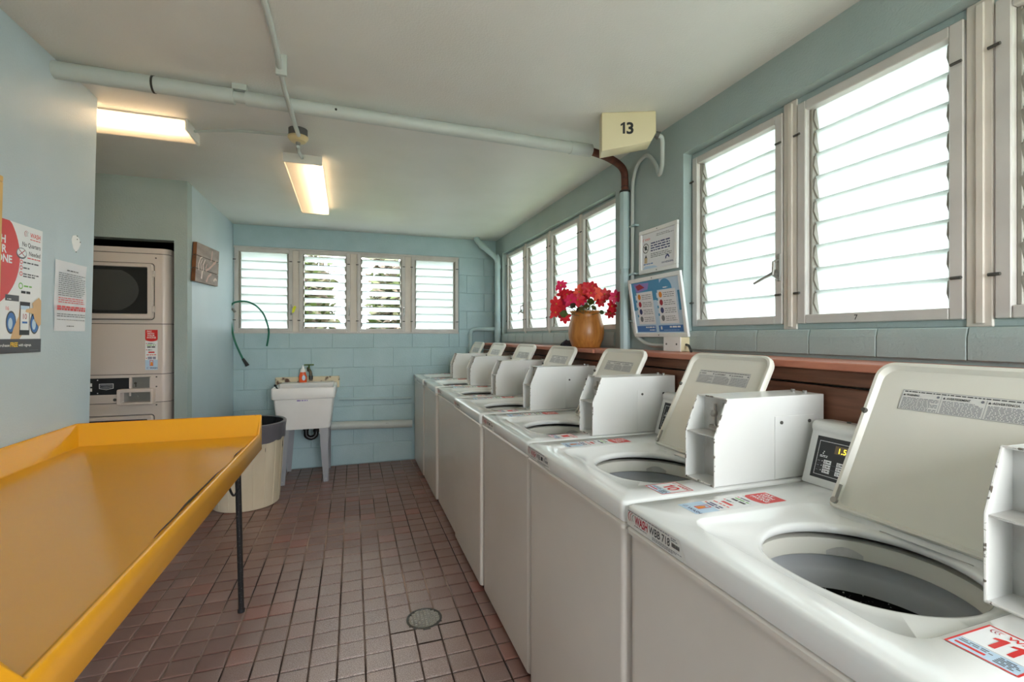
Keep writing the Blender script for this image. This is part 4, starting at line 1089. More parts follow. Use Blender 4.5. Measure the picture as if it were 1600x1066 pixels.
# ------------------------------------------------------------------ pipes and wiring
PY = 2.318
wp = thing('waste_pipe', 'white painted drain pipe running under the ceiling with clamps', 'pipe', (0.07, PY, 2.35))
def pz(x): return 2.393 - 0.0085 * (x + 1.11)
def wseg(x0, x1, r, name, mt, n=18, parent=wp): return MB().tube([(x0, PY, pz(x0)), (x1, PY, pz(x1))], r, n).build(name, mt, parent=parent)
wseg(-1.118, -0.785, 0.034, 'pipe_section', 'pipe_white'); wseg(-0.787, -0.779, 0.0346, 'joint_line', 'dark_mark')
wseg(-0.779, -0.49, 0.033, 'pipe_section', 'pipe_white'); wseg(-0.49, -0.445, 0.023, 'reducer', 'pipe_white')
wseg(-0.445, 1.12, 0.031, 'pipe_section', 'pipe_white'); wseg(1.12, 1.245, 0.034, 'end_sleeve', 'pipe_white')
MB().box(-0.495, -0.44, PY - 0.02, PY + 0.02, 2.415, H).build('hanger', 'pipe_white', parent=wp)
MB().tube([(-0.075, PY - 0.0300, 2.383), (-0.075, PY - 0.0325, 2.383)], 0.006, 5).build('paint_chip', 'dark_mark', parent=wp)
VPX, VPY = 1.529, 2.425
rp = thing('rusty_pipe', 'rusty brown elbow pipe below the cream 13 box', 'pipe', (1.4, 2.37, 2.2))
MB().tube(bez([(1.235, PY, 2.372), (1.36, 2.345, 2.362), (1.47, 2.395, 2.350), (1.518, 2.418, 2.322), (VPX, VPY, 2.27), (VPX, VPY, 2.19)], 6), 0.021, 14).build('bend', 'pipe_rust', parent=rp)
MB().tube([(VPX, VPY, 2.235), (VPX, VPY, 2.232)], 0.0222, 14).build('collar_ring', 'dark_mark', parent=rp)
vp = thing('wall_drain_pipe', 'grey blue wrapped upright pipe beside the flower window', 'pipe', (VPX, VPY, LZ))
for z0, z1 in ((LZ, 1.715), (1.745, 2.205)):
    MB().tube([(VPX, VPY, z0), (VPX, VPY, z1)], 0.030, 8).build('wrap', 'pipe_blue', parent=vp)
MB().tube([(VPX, VPY, 1.71), (VPX, VPY, 1.75)], 0.024, 14).build('joint', 'pipe_blue', parent=vp)
MB().tube([(VPX, VPY, 2.198), (VPX, VPY, 2.209)], 0.0315, 8).build('torn_edge', 'dark_mark', parent=vp)
CX = 1.548
cpt = [(1.425, 1.958, 2.336), (1.445, 1.957, 2.325)] + [tuple(at_x(x, a, b)) for x, a, b in ((1.475, 1035, 234), (1.515, 1034.5, 258), (1.535, 1030, 273), (CX, 1024, 256), (CX, 1011, 243), (CX, 997, 256), (CX, 990.5, 277), (CX, 988.5, 300), (CX, 988.3, 400), (CX, 988.3, 480), (CX, 991, 515), (CX, 1001, 531), (CX, 1018, 539), (CX, 1052, 541))]
cd = thing('wall_conduit', 'grey flexible conduit looping from the 13 box down to the outlet box', 'conduit', (CX, 2.3, LZ))
MB().tube(bez(cpt, 6), 0.0105, 10).build('cable', 'pipe_white', parent=cd)
for (a, b) in ((988.3, 354), (988.3, 429), (988.3, 502)):
    p = at_x(CX, a, b); MB().box(CX - 0.013, XR, p.y - 0.045, p.y + 0.035, p.z - 0.005, p.z + 0.005, bev=0.001).build('strap', 'pipe_blue', parent=cd)
jb = thing('outlet_box', 'cream metal outlet box standing on the ledge', 'outlet box', (1.53, 1.955, LZ))
MB().box(1.500, XR - 0.001, 1.885, 2.012, LZ + 0.0005, 1.341, bev=0.003).build('box', 'sign_cream', parent=jb)
MB().box(1.496, 1.500, 1.883, 2.014, LZ + 0.001, 1.3425, bev=0.001).build('cover', 'frame_white', parent=jb)
m = MB()
for yy in (1.912, 1.99): m.tube([(1.496, yy, 1.307), (1.4945, yy, 1.307)], 0.005, 8)
m.build('screw', 'dark_screw', parent=jb)
MB().tube(bez([(1.53, 1.884, 1.305), (1.525, 1.86, 1.30), (1.51, 1.83, 1.282), (1.49, 1.80, 1.275)], 4), 0.006, 8).build('cord', 'rubber_black', parent=jb)

# cream box with the number 13
bo = Vector((1.150, 2.030, 0)); bu = Vector((0.240, -0.100, 0)).normalized(); bn = Vector((bu.y, -bu.x, 0))
sg = thing('number_box', 'cream metal box with the black number 13 under the ceiling', 'sign', (1.29, 2.0, 2.252))
def BP(u, v, q): return bo + bu * u + bn * q + Vector((0, 0, v))
MB().prism([(0, H), (0.26, H), (0.262, 2.335), (0.238, 2.292), (0, 2.252)], BP, 0.0, -0.10, bev=0.003).build('housing', 'sign_cream', parent=sg)
m = MB(); Sheet(m, BP(0.122, 2.333, 0.0008), bu, (0, 0, 1)).number('13', 0, 0, 0.056, 0, 1, bold=0.03); m.build('number', 'print_black', parent=sg, smooth=False)
MB().tube([BP(0.262, 2.345, -0.04), BP(0.285, 2.335, -0.04)], [0.014, 0.02], 10).build('gland', 'jbox_dark', parent=sg)

# ceiling conduit, round junction box and the two lamps
k1 = at_z(2.425, 446, 111)
cc = thing('ceiling_conduit', 'thin white conduit across the ceiling to the round junction box', 'conduit', (-0.27, 1.0, 2.42))
MB().tube([(-0.272, YB + 0.01, 2.428), (-0.272, 1.85, 2.428), (-0.268, 2.12, 2.36), (-0.262, 2.25, 2.346), (-0.262, 2.40, 2.346), (-0.270, 2.665, 2.392)], 0.0105, 10).build('conduit', 'pipe_white', parent=cc)
MB().box(-0.285, -0.245, 2.005, 2.02, 2.36, H, bev=0.001).build('strap', 'pipe_white', parent=cc)
JX, JY = -0.277, 2.715
rj = thing('round_junction_box', 'round dark and cream junction box between the ceiling lamps', 'junction box', (JX, JY, 2.37))
MB().lathe([(0.047, 2.44), (0.047, 2.402), (0.044, 2.400)], (JX, JY, 0), 24).build('ring', 'jbox_dark', parent=rj)
MB().lathe([(0.050, 2.402), (0.050, 2.392), (0.038, 2.376), (0.02, 2.372), (0.001, 2.372)], (JX, JY, 0), 24).build('cap', 'jbox_cream', parent=rj)
MB().tube([(JX, JY, 2.373), (JX, JY, 2.362)], 0.012, 10).build('nipple', 'steel', parent=rj)
tag(MB().tube(bez([(JX + 0.0, JY + 0.0, 2.351), (JX - 0.005, JY + 0.05, 2.352), (JX - 0.012, 2.86, 2.375), (JX - 0.014, 3.0, 2.405), (JX - 0.014, 3.068, 2.415)], 5), 0.009, 8).build('lamp_lead', 'pipe_white', origin=(JX, JY, 2.366)), 'short white lead from junction box to the long lamp', 'cable')
tag(MB().tube(bez([(JX - 0.048, JY, 2.405), (-0.42, 2.76, 2.418), (-0.55, 2.80, 2.428), (-0.68, 2.83, 2.425), (-0.786, 2.85, 2.415)], 5), 0.007, 8).build('lamp_cable', 'pipe_white', origin=(-0.5, 2.78, 2.42)), 'loose grey cable along the ceiling between the two lamps', 'cable')

def lamp(label, P0, P1, wd, tube_off, loc):
    """P0, P1: ends of the centre line (x, y); wd width; tube_off sideways offset of the lit tube"""
    t = thing('fluorescent_lamp', label, 'lamp', loc, 'fluorescent ceiling lamps')
    a = Vector((P0[0], P0[1], 0)); b = Vector((P1[0], P1[1], 0)); d_ = (b - a); ln = d_.length; d_.normalize(); s_ = Vector((d_.y, -d_.x, 0))
    def Q(u, v, q): return a + d_ * u + s_ * v + Vector((0, 0, q))
    zt_, zb_ = H - 0.0005, 2.386
    m = MB()
    m.prism([(-wd / 2 + 0.004, zt_), (wd / 2 - 0.004, zt_), (wd / 2 - 0.004, zt_ - 0.010), (-wd / 2 + 0.004, zt_ - 0.010)], lambda v, q, u: Q(u, v, q), 0.012, ln - 0.012)
    m.build('housing', 'fixture_white', parent=t, smooth=False)
    for u0 in (0, ln - 0.012):
        MB().prism([(-wd / 2, zt_), (wd / 2, zt_), (wd / 2 + 0.002, zb_ - 0.002), (-wd / 2 - 0.002, zb_ - 0.002)], lambda v, q, u: Q(u, v, q), u0, u0 + 0.012, bev=0.002).build('end_plate', 'fixture_white', parent=t)
    m = MB(); w2 = wd / 2 - 0.001
    prof = [(-w2, zt_ - 0.008), (-w2, zb_ + 0.010), (-w2 + 0.010, zb_), (w2 - 0.010, zb_), (w2, zb_ + 0.010), (w2, zt_ - 0.008)]
    for i in range(len(prof) - 1):
        (v0, q0), (v1, q1) = prof[i], prof[i + 1]
        m.quad(Q(0.012, v0, q0), Q(ln - 0.012, v0, q0), Q(ln - 0.012, v1, q1), Q(0.012, v1, q1))
    m.build('diffuser', 'diffuser', parent=t)
    MB().tube([Q(0.03, tube_off, 2.409), Q(ln - 0.03, tube_off, 2.409)], 0.0125, 12).build('tube', 'tube_lit', parent=t)
lamp('long fluorescent ceiling lamp hanging after the round junction box', (-0.288, 3.07), (-0.306, 4.325), 0.215, 0.055, (-0.297, 3.7, 2.386))
lamp('fluorescent ceiling lamp over the alcove with its end past the wall edge', (-0.79, 2.86), (-2.02, 2.845), 0.205, -0.055, (-1.4, 2.85, 2.386))

# pipes in the far corner and low on the far wall
dp = thing('corner_downpipe', 'pale blue downpipe bending from the ceiling in the far right corner', 'pipe', (1.52, 4.99, 0))
vx, vy = 1.522, 4.99
tp = at_z(H, 738, 366)
MB().tube(bez([(1.29, 5.06, H), (1.31, 5.055, 2.40), (1.345, 5.045, 2.36), (1.44, 5.015, 2.275), (1.50, 4.995, 2.215), (vx, vy, 2.15), (vx, vy, 2.05), (vx, vy, 0.0)], 5), 0.031, 16).build('pipe_run', 'pipe_blue', parent=dp)
for z0, z1, r_ in ((2.09, 2.13, 0.036), (1.585, 1.60, 0.038), (1.45, 1.50, 0.035), (1.33, 1.43, 0.036)):
    MB().tube([(vx, vy, z0), (vx, vy, z1)], r_, 16).build('collar', 'pipe_blue', parent=dp)
MB().tube([(1.345, 5.045, 2.36), (1.372, 5.037, 2.335)], 0.036, 16).build('collar', 'pipe_blue', parent=dp)
MB().tube(bez([(vx, vy + 0.02, 1.42), (1.40, 5.06, 1.42), (1.32, 5.13, 1.42), (1.275, 5.166, 1.405), (1.255, 5.168, 1.36), (1.255, 5.168, 1.25), (1.255, 5.168, 0.0)], 5), 0.024, 14).build('branch', 'pipe_blue', parent=dp)
lp_ = thing('low_wall_pipe', 'thick pale pipe low on the far wall beside the laundry tub', 'pipe', (0.2, 5.15, 0.4))
MB().tube([(-0.26, 5.148, 0.425), (0.60, 5.148, 0.400)], 0.043, 16).build('pipe_run', 'pipe_white', parent=lp_)
m = MB()
for xx in (0.33, 0.345): m.tube([(xx, 5.106, 0.425), (xx, 5.102, 0.425)], 0.003, 6)
m.build('screw', 'dark_screw', parent=lp_)
tag(MB().tube([(-0.14, 5.180, 0.690), (0.60, 5.180, 0.672)], 0.014, 12).build('thin_wall_pipe', 'pipe_blue', origin=(0.2, 5.18, 0.68)), 'thin pale blue pipe along the far wall above the thick pipe', 'pipe')

# green hose on the far wall
hs = thing('garden_hose', 'green hose looped over a tap beside the far left window', 'hose', (-1.0, 5.14, 1.07))
hy = 5.15
hp_ = [tuple(at_y(hy, *q)) for q in ((383, 567), (375, 552), (366, 530), (361, 505), (359.5, 485), (363, 475), (372, 471.5), (386, 471.5), (400, 478), (411, 490), (417, 504), (420, 518), (419, 530), (417, 541))]
MB().tube(bez(hp_, 6), 0.0085, 10).build('hose', 'rubber_green', parent=hs)
a = Vector(hp_[0]); MB().tube([a + Vector((-0.02, 0, 0.04)), a + Vector((0.008, -0.002, -0.005)), a + Vector((0.022, -0.004, -0.03))], [0.012, 0.016, 0.019], 10).build('nozzle', 'rubber_black', parent=hs)
p = at_y(5.16, 364, 483)
MB().tube([(XL, 5.16, p.z), (p.x + 0.005, 5.15, p.z - 0.005), (p.x + 0.02, 5.145, p.z - 0.03)], 0.012, 10).tube([(p.x - 0.02, 5.155, p.z), (p.x - 0.02, 5.155, p.z + 0.03)], 0.016, 8).build('tap', 'hose_metal', parent=hs)

# ------------------------------------------------------------------ notices on the left wall
def LWP(y, z, off=0.0): return Vector((lwx(z) + off, y, z))
lup = (LWP(0, 2) - LWP(0, 1)).normalized(); lrt = Vector((0, 1, 0))
y0, y1, z0, z1 = 1.715, 2.266, 1.287, 1.746
m = MB(); S = Sheet(m, LWP(y0, z0, 0.003), lrt, lup)
W, Hh = y1 - y0, z1 - z0
for (u0, v0, u1, v1) in ((0, 0, W, Hh),): m.prism([(u0, v0), (u1, v0), (u1, v1), (u0, v1)], lambda u, v, q: S.p(u, v, 0) + S.n * q, -0.003, 0.0, 0)
# 0 white 1 red 2 charcoal 3 yellow 4 grey 5 skin 6 blue 7 green 8 lightblue 9 black 10 darkred
rc = (0.19, 0.335); n = 40; pts = []
for k_ in range(n + 1):
    a = R(-90 + 180 * k_ / n); pts.append((rc[0] + 0.236 * math.cos(a), min(max(rc[1] + 0.20 * math.sin(a), 0.05), Hh)))
S.poly([(0, Hh), (0, 0.135)] + pts, 1, 1)
for tx, u_, v_ in (('PAY', 0.322, 0.414), ('WITH', 0.352, 0.379), ('YOUR', 0.358, 0.346), ('PHONE', 0.386, 0.314)): S.text(tx, u_, v_, 0.027, 0, 2, bold=0.03, align='R')
S.words(0.10, 0.215, 0.33, 0.26, 4, 0, 2, 3, 0.35)
S.swoosh(W - 0.104, 0.418, 0.024, 10, 4, 1); S.text('WASH', W - 0.072, 0.422, 0.017, 1, 2, bold=0.015, fit=0.058); S.words(W - 0.072, 0.412, W - 0.014, 0.417, 1, 1, 2, 5)
S.text('No Quarters', W - 0.012, 0.384, 0.0165, 2, 2, bold=0.015, align='R', fit=0.102); S.text('Needed', W - 0.012, 0.354, 0.0165, 2, 2, bold=0.015, align='R', fit=0.064); S.words(W - 0.085, 0.341, W - 0.012, 0.348, 1, 1, 2, 6)
cu, cv = W - 0.117, 0.358
S.disc(cu, cv - 0.003, 0.0275, 2, 2, 0.0185); S.disc(cu, cv, 0.027, 4, 3, 0.018); S.disc(cu, cv, 0.024, 0, 4, 0.0155); S.line((cu - 0.016, cv - 0.011), (cu + 0.016, cv + 0.011), 0.003, 10, 5); S.line((cu - 0.016, cv + 0.011), (cu + 0.016, cv - 0.011), 0.003, 10, 5)
for i, vv_ in enumerate((0.326, 0.306, 0.284)):
    S.ring(W - 0.117, vv_, 0.008, 0.003, 1, 2, 12); S.words(W - 0.106, vv_ - (0.012 if i == 2 else 0.004), W - 0.012 - (0.06 if i == 1 else 0.005), vv_ + 0.005, 2 if i == 2 else 1, 2, 2, 10 + i)
S.ring(W - 0.117, 0.240, 0.012, 0.004, 7, 2, 14); S.words(W - 0.10, 0.236, W - 0.045, 0.246, 1, 7, 2, 14); S.rect(W - 0.114, 0.214, W - 0.090, 0.223, 9, 2); S.rect(W - 0.086, 0.214, W - 0.064, 0.223, 9, 2)
# picture: washer front with two round doors, phone held in two hands
S.rect(0.0, 0.05, 0.40, 0.135, 0, 2); S.rect(W - 0.195, 0.183, W - 0.125, 0.204, 2, 3); S.words(W - 0.185, 0.186, W - 0.165, 0.192, 1, 0, 4, 15)
S.text('16', W - 0.19, 0.150, 0.014, 1, 3)
for uc in (W - 0.163, W - 0.036): S.disc(uc, 0.108, 0.026, 2, 3, 0.040); S.disc(uc, 0.108, 0.022, 6, 4, 0.034); S.disc(uc - 0.004, 0.104, 0.011, 8, 5, 0.02)
S.poly([(W - 0.165, 0.05), (W - 0.118, 0.05), (W - 0.085, 0.09), (W - 0.10, 0.15), (W - 0.118, 0.175), (W - 0.126, 0.13), (W - 0.15, 0.09)], 5, 6)
S.poly([(W - 0.004, 0.195), (W - 0.018, 0.205), (W - 0.055, 0.182), (W - 0.05, 0.165), (W - 0.088, 0.158), (W - 0.092, 0.148), (W - 0.048, 0.142), (W - 0.04, 0.12), (W - 0.016, 0.095), (W - 0.003, 0.105)], 5, 11)
S.rect(W - 0.121, 0.064, W - 0.066, 0.184, 9, 7); S.rect(W - 0.117, 0.082, W - 0.070, 0.170, 0, 8); S.rect(W - 0.117, 0.156, W - 0.070, 0.170, 8, 10); S.text('10', W - 0.094, 0.122, 0.020, 10, 10, align='C'); S.rect(W - 0.108, 0.106, W - 0.080, 0.113, 6, 10)
S.rect(0, 0, W, 0.050, 2, 6 + 6); S.text('First Purchase', W - 0.172, 0.024, 0.010, 0, 14, bold=0.015, align='R', fit=0.10); S.text('FREE', W - 0.168, 0.023, 0.016, 3, 14, bold=0.03, fit=0.038); S.text('with signup.', W - 0.126, 0.024, 0.010, 0, 14, bold=0.015, fit=0.07); S.rect(W - 0.07, 0.008, W - 0.015, 0.0095, 4, 14)
tag(m.build('payment_poster', ['print_white', 'print_red', 'print_charcoal', 'print_yellow', 'print_grey', 'print_skin', 'print_blue', 'print_green', 'print_lightblue', 'print_black', 'print_darkred'], origin=LWP(1.99, 1.287), smooth=False), 'red and white payment poster with phone picture and dark bottom band', 'poster')

y0, y1, z0, z1 = 2.352, 2.583, 1.368, 1.655
m = MB(); S = Sheet(m, LWP(y0, z0, 0.003), lrt, lup); W, Hh = y1 - y0, z1 - z0
nx, nz = 10, 12; gr = []
for j in range(nz + 1):
    for i in range(nx + 1):
        u, v = W * i / nx, Hh * j / nz
        e = 0.0025 * math.sin(7 * i / nx * 2 + j) * (1 if i in (0, nx) else 0.2)
        gr.append(S.p(u + e, v, 0) + S.n * (0.0012 * math.sin(i * 1.1 + j * 0.7) - 0.001))
m.add(gr, [(j * (nx + 1) + i, j * (nx + 1) + i + 1, (j + 1) * (nx + 1) + i + 1, (j + 1) * (nx + 1) + i) for j in range(nz) for i in range(nx)], 0)
S.st = 0.001
S.words(W * 0.32, Hh * 0.86, W * 0.68, Hh * 0.89, 1, 2, 3, 12, 0.6); S.words(0.018, Hh * 0.50, W - 0.018, Hh * 0.84, 12, 1, 3, 2, 0.4); S.words(0.02, Hh * 0.40, W - 0.02, Hh * 0.49, 3, 3, 3, 4, 0.4)
S.words(0.012, Hh * 0.29, W - 0.012, Hh * 0.36, 2, 3, 3, 5, 0.85); S.words(0.012, Hh * 0.2, W - 0.012, Hh * 0.26, 2, 1, 3, 6, 0.4); S.words(0.012, Hh * 0.155, W - 0.012, Hh * 0.175, 1, 2, 3, 7, 0.4); S.words(W * 0.35, Hh * 0.06, W * 0.68, Hh * 0.085, 1, 2, 3, 8, 0.5)
tag(m.build('notice_sheet', ['paper', 'print_grey', 'print_charcoal', 'print_red'], origin=LWP(2.46, 1.368)), 'white typed notice sheet with red lines taped in plastic to the wall', 'notice')
p = at_x(lwx(1.72), 118, 381)
pp = [(-0.034, 0.012), (-0.026, 0.03), (-0.004, 0.036), (0.022, 0.028), (0.036, 0.006), (0.022, -0.018), (0.0, -0.036), (-0.02, -0.022)]
m = MB().prism([(u, v) for u, v in pp], lambda u, v, q: LWP(p.y + u, p.z + v, q), 0.0, 0.002, bev=0.0006)
for u, v in ((0.006, 0.034), (0.006, 0.020), (0.03, 0.012), (0.0, -0.035)): m.tube([LWP(p.y + u, p.z + v, 0.002), LWP(p.y + u, p.z + v, 0.003)], 0.0025, 6, 1)
tag(m.build('plaster_patch', ['print_white', 'dark_mark'], origin=LWP(p.y, p.z)), 'small white patch with screw holes above the notice sheet', 'patch')
cb = thing('cork_board', 'edge of a cork board with a pale wooden frame on the left wall', 'board', (-1.115, 1.6, 1.40))
for a_, b_, c_2, d_ in ((1.18, 2.0225, 1.86, 1.88), (1.18, 2.0225, 1.40, 1.42), (1.18, 1.20, 1.42, 1.86), (2.0065, 2.0225, 1.42, 1.86)):
    MB().prism([(a_, c_2), (b_, c_2), (b_, d_), (a_, d_)], lambda u, v, q: LWP(u, v, q), 0.006, 0.018, bev=0.002).build('frame_bar', 'cork_frame', parent=cb)
MB().prism([(1.2, 1.42), (1.70, 1.42), (1.70, 1.86), (1.2, 1.86)], lambda u, v, q: LWP(u, v, q), 0.001, 0.010).build('cork_sheet', 'cork', parent=cb, smooth=False)

# plank picture on the far part of the left wall
pk = thing('plank_picture', 'painted picture on three weathered planks with a brown edge', 'picture', (-1.09, 4.25, 1.74))
for i in range(3):
    f0, f1 = i / 3 + 0.006, (i + 1) / 3 - 0.006
    def QP(u, v, q):   # u 0..1 along the wall, v 0..1 upwards
        yb, yt_ = 3.93 + 0.60 * u, 3.98 + 0.60 * u
        zb_, zt_ = 1.742 + 0.018 * u, 2.036 + 0.03 * u
        return Vector((XL + q, yb + (yt_ - yb) * v, zb_ + (zt_ - zb_) * v))
    q0 = QP
    ob = MB().prism([(0, f0), (1, f0), (1, f1), (0, f1)], QP, 0.004, 0.030, bev=0.002)
    ob.m = [0] * len(ob.f)
    for fi, f in enumerate(ob.f):
        if all(ob.v[i_][1] < 4.02 for i_ in f): ob.m[fi] = 1
    ob.build('plank', ['plank_grey', 'plank_edge'], parent=pk)
m = MB()
def stroke(pts, w0, mi):
    P_ = [Vector((a_, b_, 0)) for a_, b_ in pts]
    for i in range(len(P_) - 1):
        d_ = (P_[i + 1] - P_[i]); nn = Vector((-d_.y, d_.x, 0)); nn = nn.normalized() * w0 / 2
        cs = [P_[i] - nn, P_[i + 1] - nn * 0.8, P_[i + 1] + nn * 0.8, P_[i] + nn]
        m.add([QP(c0.x, c0.y, 0.0308) for c0 in cs], [(0, 1, 2, 3)], mi)
for pts, w0, mi in ((((0.12, 0.30), (0.10, 0.45), (0.16, 0.62), (0.24, 0.66)), 0.03, 0), (((0.22, 0.32), (0.18, 0.48), (0.24, 0.6)), 0.02, 0), (((0.3, 0.3), (0.28, 0.46), (0.36, 0.62)), 0.03, 0), (((0.24, 0.10), (0.26, 0.3)), 0.05, 0),
                    (((0.40, 0.34), (0.55, 0.42), (0.7, 0.54), (0.78, 0.64)), 0.06, 1), (((0.62, 0.62), (0.64, 0.78), (0.66, 0.92)), 0.04, 1), (((0.45, 0.05), (0.52, 0.2), (0.66, 0.30)), 0.06, 1), (((0.78, 0.58), (0.86, 0.7)), 0.05, 1),
                    (((0.78, 0.12), (0.84, 0.2), (0.92, 0.16)), 0.06, 0), (((0.4, 0.4), (0.44, 0.52)), 0.03, 1)):
    stroke(pts, w0, mi)
m.build('painted_strokes', ['paint_cream', 'paint_pink'], parent=pk, smooth=False)

# framed notices on the right wall
def framed(name, label, org, rt, up, W, Hh, draw, mats):
    rt = Vector(rt).normalized(); up = Vector(up).normalized(); nn = rt.cross(up); org = Vector(org)
    def Q(u, v, q): return org + rt * u + up * v + nn * q
    t = thing(name, label, 'sign', tuple(Q(W / 2, 0, 0)))
    fwid = 0.022
    for (a_, b_, c_2, d_) in ((0, W, 0, fwid), (0, W, Hh - fwid, Hh), (0, fwid, fwid, Hh - fwid), (W - fwid, W, fwid, Hh - fwid)):
        MB().prism([(a_, c_2), (b_, c_2), (b_, d_), (a_, d_)], Q, 0, 0.014, bev=0.002).build('frame_bar', 'frame_white', parent=t)
    m = MB().prism([(fwid, fwid), (W - fwid, fwid), (W - fwid, Hh - fwid), (fwid, Hh - fwid)], Q, 0.001, 0.006)
    draw(Sheet(m, Q(fwid, fwid, 0.0062), rt, up), W - 2 * fwid, Hh - 2 * fwid)
    m.build('print', mats, parent=t, smooth=False)
    m = MB()
    for u in (W / 2,):
        for v in (fwid / 2, Hh - fwid / 2): m.tube([Q(u, v, 0.014), Q(u, v, 0.0155)], 0.003, 8)
    m.build('screw', 'dark_screw', parent=t)
def dr1(S, W, Hh):
    S.swoosh(0.005, Hh - 0.042, 0.018, 2, 1, 1); S.text('WASH', 0.026, Hh - 0.038, 0.012, 2, 1, bold=0.01); S.words(W * 0.45, Hh - 0.028, W * 0.95, Hh - 0.012, 2, 4, 1, 1, 0.35)
    S.words(W * 0.28, Hh * 0.47, W * 0.85, Hh * 0.74, 4, 5, 1, 2, 0.5); S.words(W * 0.28, Hh * 0.30, W * 0.9, Hh * 0.44, 3, 4, 1, 3, 0.45)
    S.ring(W * 0.12, Hh * 0.60, W * 0.095, W * 0.014, 3, 1, 24); S.poly([(W * 0.09, Hh * 0.55), (W * 0.15, Hh * 0.55), (W * 0.16, Hh * 0.62), (W * 0.12, Hh * 0.69), (W * 0.08, Hh * 0.62)], 3, 1); S.line((W * 0.06, Hh * 0.66), (W * 0.18, Hh * 0.54), W * 0.014, 3, 2)
    S.rect(W * 0.08, Hh * 0.18, W * 0.17, Hh * 0.33, 7, 1); S.poly([(W * 0.09, Hh * 0.33), (W * 0.16, Hh * 0.33), (W * 0.125, Hh * 0.42)], 3, 1)
    S.ring(W * 0.78, Hh * 0.22, W * 0.06, W * 0.03, 5, 1, 12, 0, 200); S.words(W * 0.62, Hh * 0.09, W * 0.95, Hh * 0.14, 2, 5, 1, 4, 0.5); S.words(W * 0.05, Hh * 0.13, W * 0.35, Hh * 0.17, 1, 6, 1, 6, 0.7)
    S.poly([(W * 0.02, 0.004), (W * 0.5, 0.004), (W * 0.4, Hh * 0.08), (W * 0.1, Hh * 0.1)], 8, 1)
framed('washing_notice', 'small white framed notice with a round pictogram on the right wall', (1.5565, 2.303, 1.695), (0, -1, -0.012), (0, -0.012, 1), 0.333, 0.243, dr1, ['paper', 'print_white', 'print_red', 'print_black', 'print_grey', 'print_navy', 'print_blue', 'print_tan', 'print_lightblue'])
def dr2(S, W, Hh):
    S.rect(0, 0, W, Hh, 6, 1); S.rect(0, Hh * 0.80, W * 0.62, Hh, 2, 2); S.rect(0, Hh * 0.45, W * 0.06, Hh * 0.8, 2, 2); S.rect(W * 0.94, Hh * 0.4, W, Hh * 0.75, 2, 2); S.rect(W * 0.45, Hh * 0.62, W * 0.53, Hh * 0.82, 2, 2)
    S.poly([(W * 0.06, Hh * 0.98), (W * 0.4, Hh * 0.96), (W * 0.36, Hh * 0.84), (W * 0.1, Hh * 0.80)], 4, 3); S.poly([(W * 0.1, Hh * 0.93), (W * 0.2, Hh * 0.96), (W * 0.3, Hh * 0.88), (W * 0.14, Hh * 0.84)], 5, 4)
    S.ring(W * 0.72, Hh * 0.80, W * 0.13, W * 0.13, 2, 3, 16, 0, 180); S.words(W * 0.68, Hh * 0.815, W * 0.77, Hh * 0.85, 1, 1, 4, 2)
    for cx in (W * 0.08, W * 0.54):
        S.rect(cx, Hh * 0.17, cx + W * 0.37, Hh * 0.79, 0, 3)
        for i in range(4):
            v = Hh * (0.68 - i * 0.145)
            S.rect(cx - 0.006, v + 0.02, cx + 0.006, v + 0.034, 2, 4); S.disc(cx + 0.03, v + 0.008, 0.014, (8, 5, 9, 3)[i], 4, 0.016, 10)
            S.words(cx + W * 0.13, v - 0.008, cx + W * 0.34, v + 0.022, 3, 3, 4, 20 + i + int(cx * 100), 0.3)
    S.rect(W * 0.02, Hh * 0.02, W * 0.97, Hh * 0.14, 7, 3); S.words(W * 0.22, Hh * 0.09, W * 0.42, Hh * 0.125, 1, 1, 4, 30, 0.7); S.words(W * 0.30, Hh * 0.04, W * 0.42, Hh * 0.07, 1, 1, 4, 31, 0.6); S.rect(W * 0.44, Hh * 0.02, W * 0.50, Hh * 0.14, 6, 4); S.rect(W * 0.54, Hh * 0.06, W * 0.57, Hh * 0.12, 1, 4); S.words(W * 0.72, Hh * 0.085, W * 0.94, Hh * 0.125, 1, 1, 4, 32, 0.75); S.words(W * 0.6, Hh * 0.04, W * 0.9, Hh * 0.06, 1, 6, 4, 33, 0.4)
lean = Vector((1.502 - 1.552, 0, 1.668 - 1.3435))
framed('instruction_board', 'larger blue and white framed instruction board leaning out above the outlet box', (1.552, 2.335, 1.3435), (0, -1, 0), lean, 0.455, 0.327, dr2, ['paper', 'print_white', 'print_teal', 'print_grey', 'print_violet', 'print_darkred', 'print_lightblue', 'print_blue', 'print_orange', 'print_navy'])

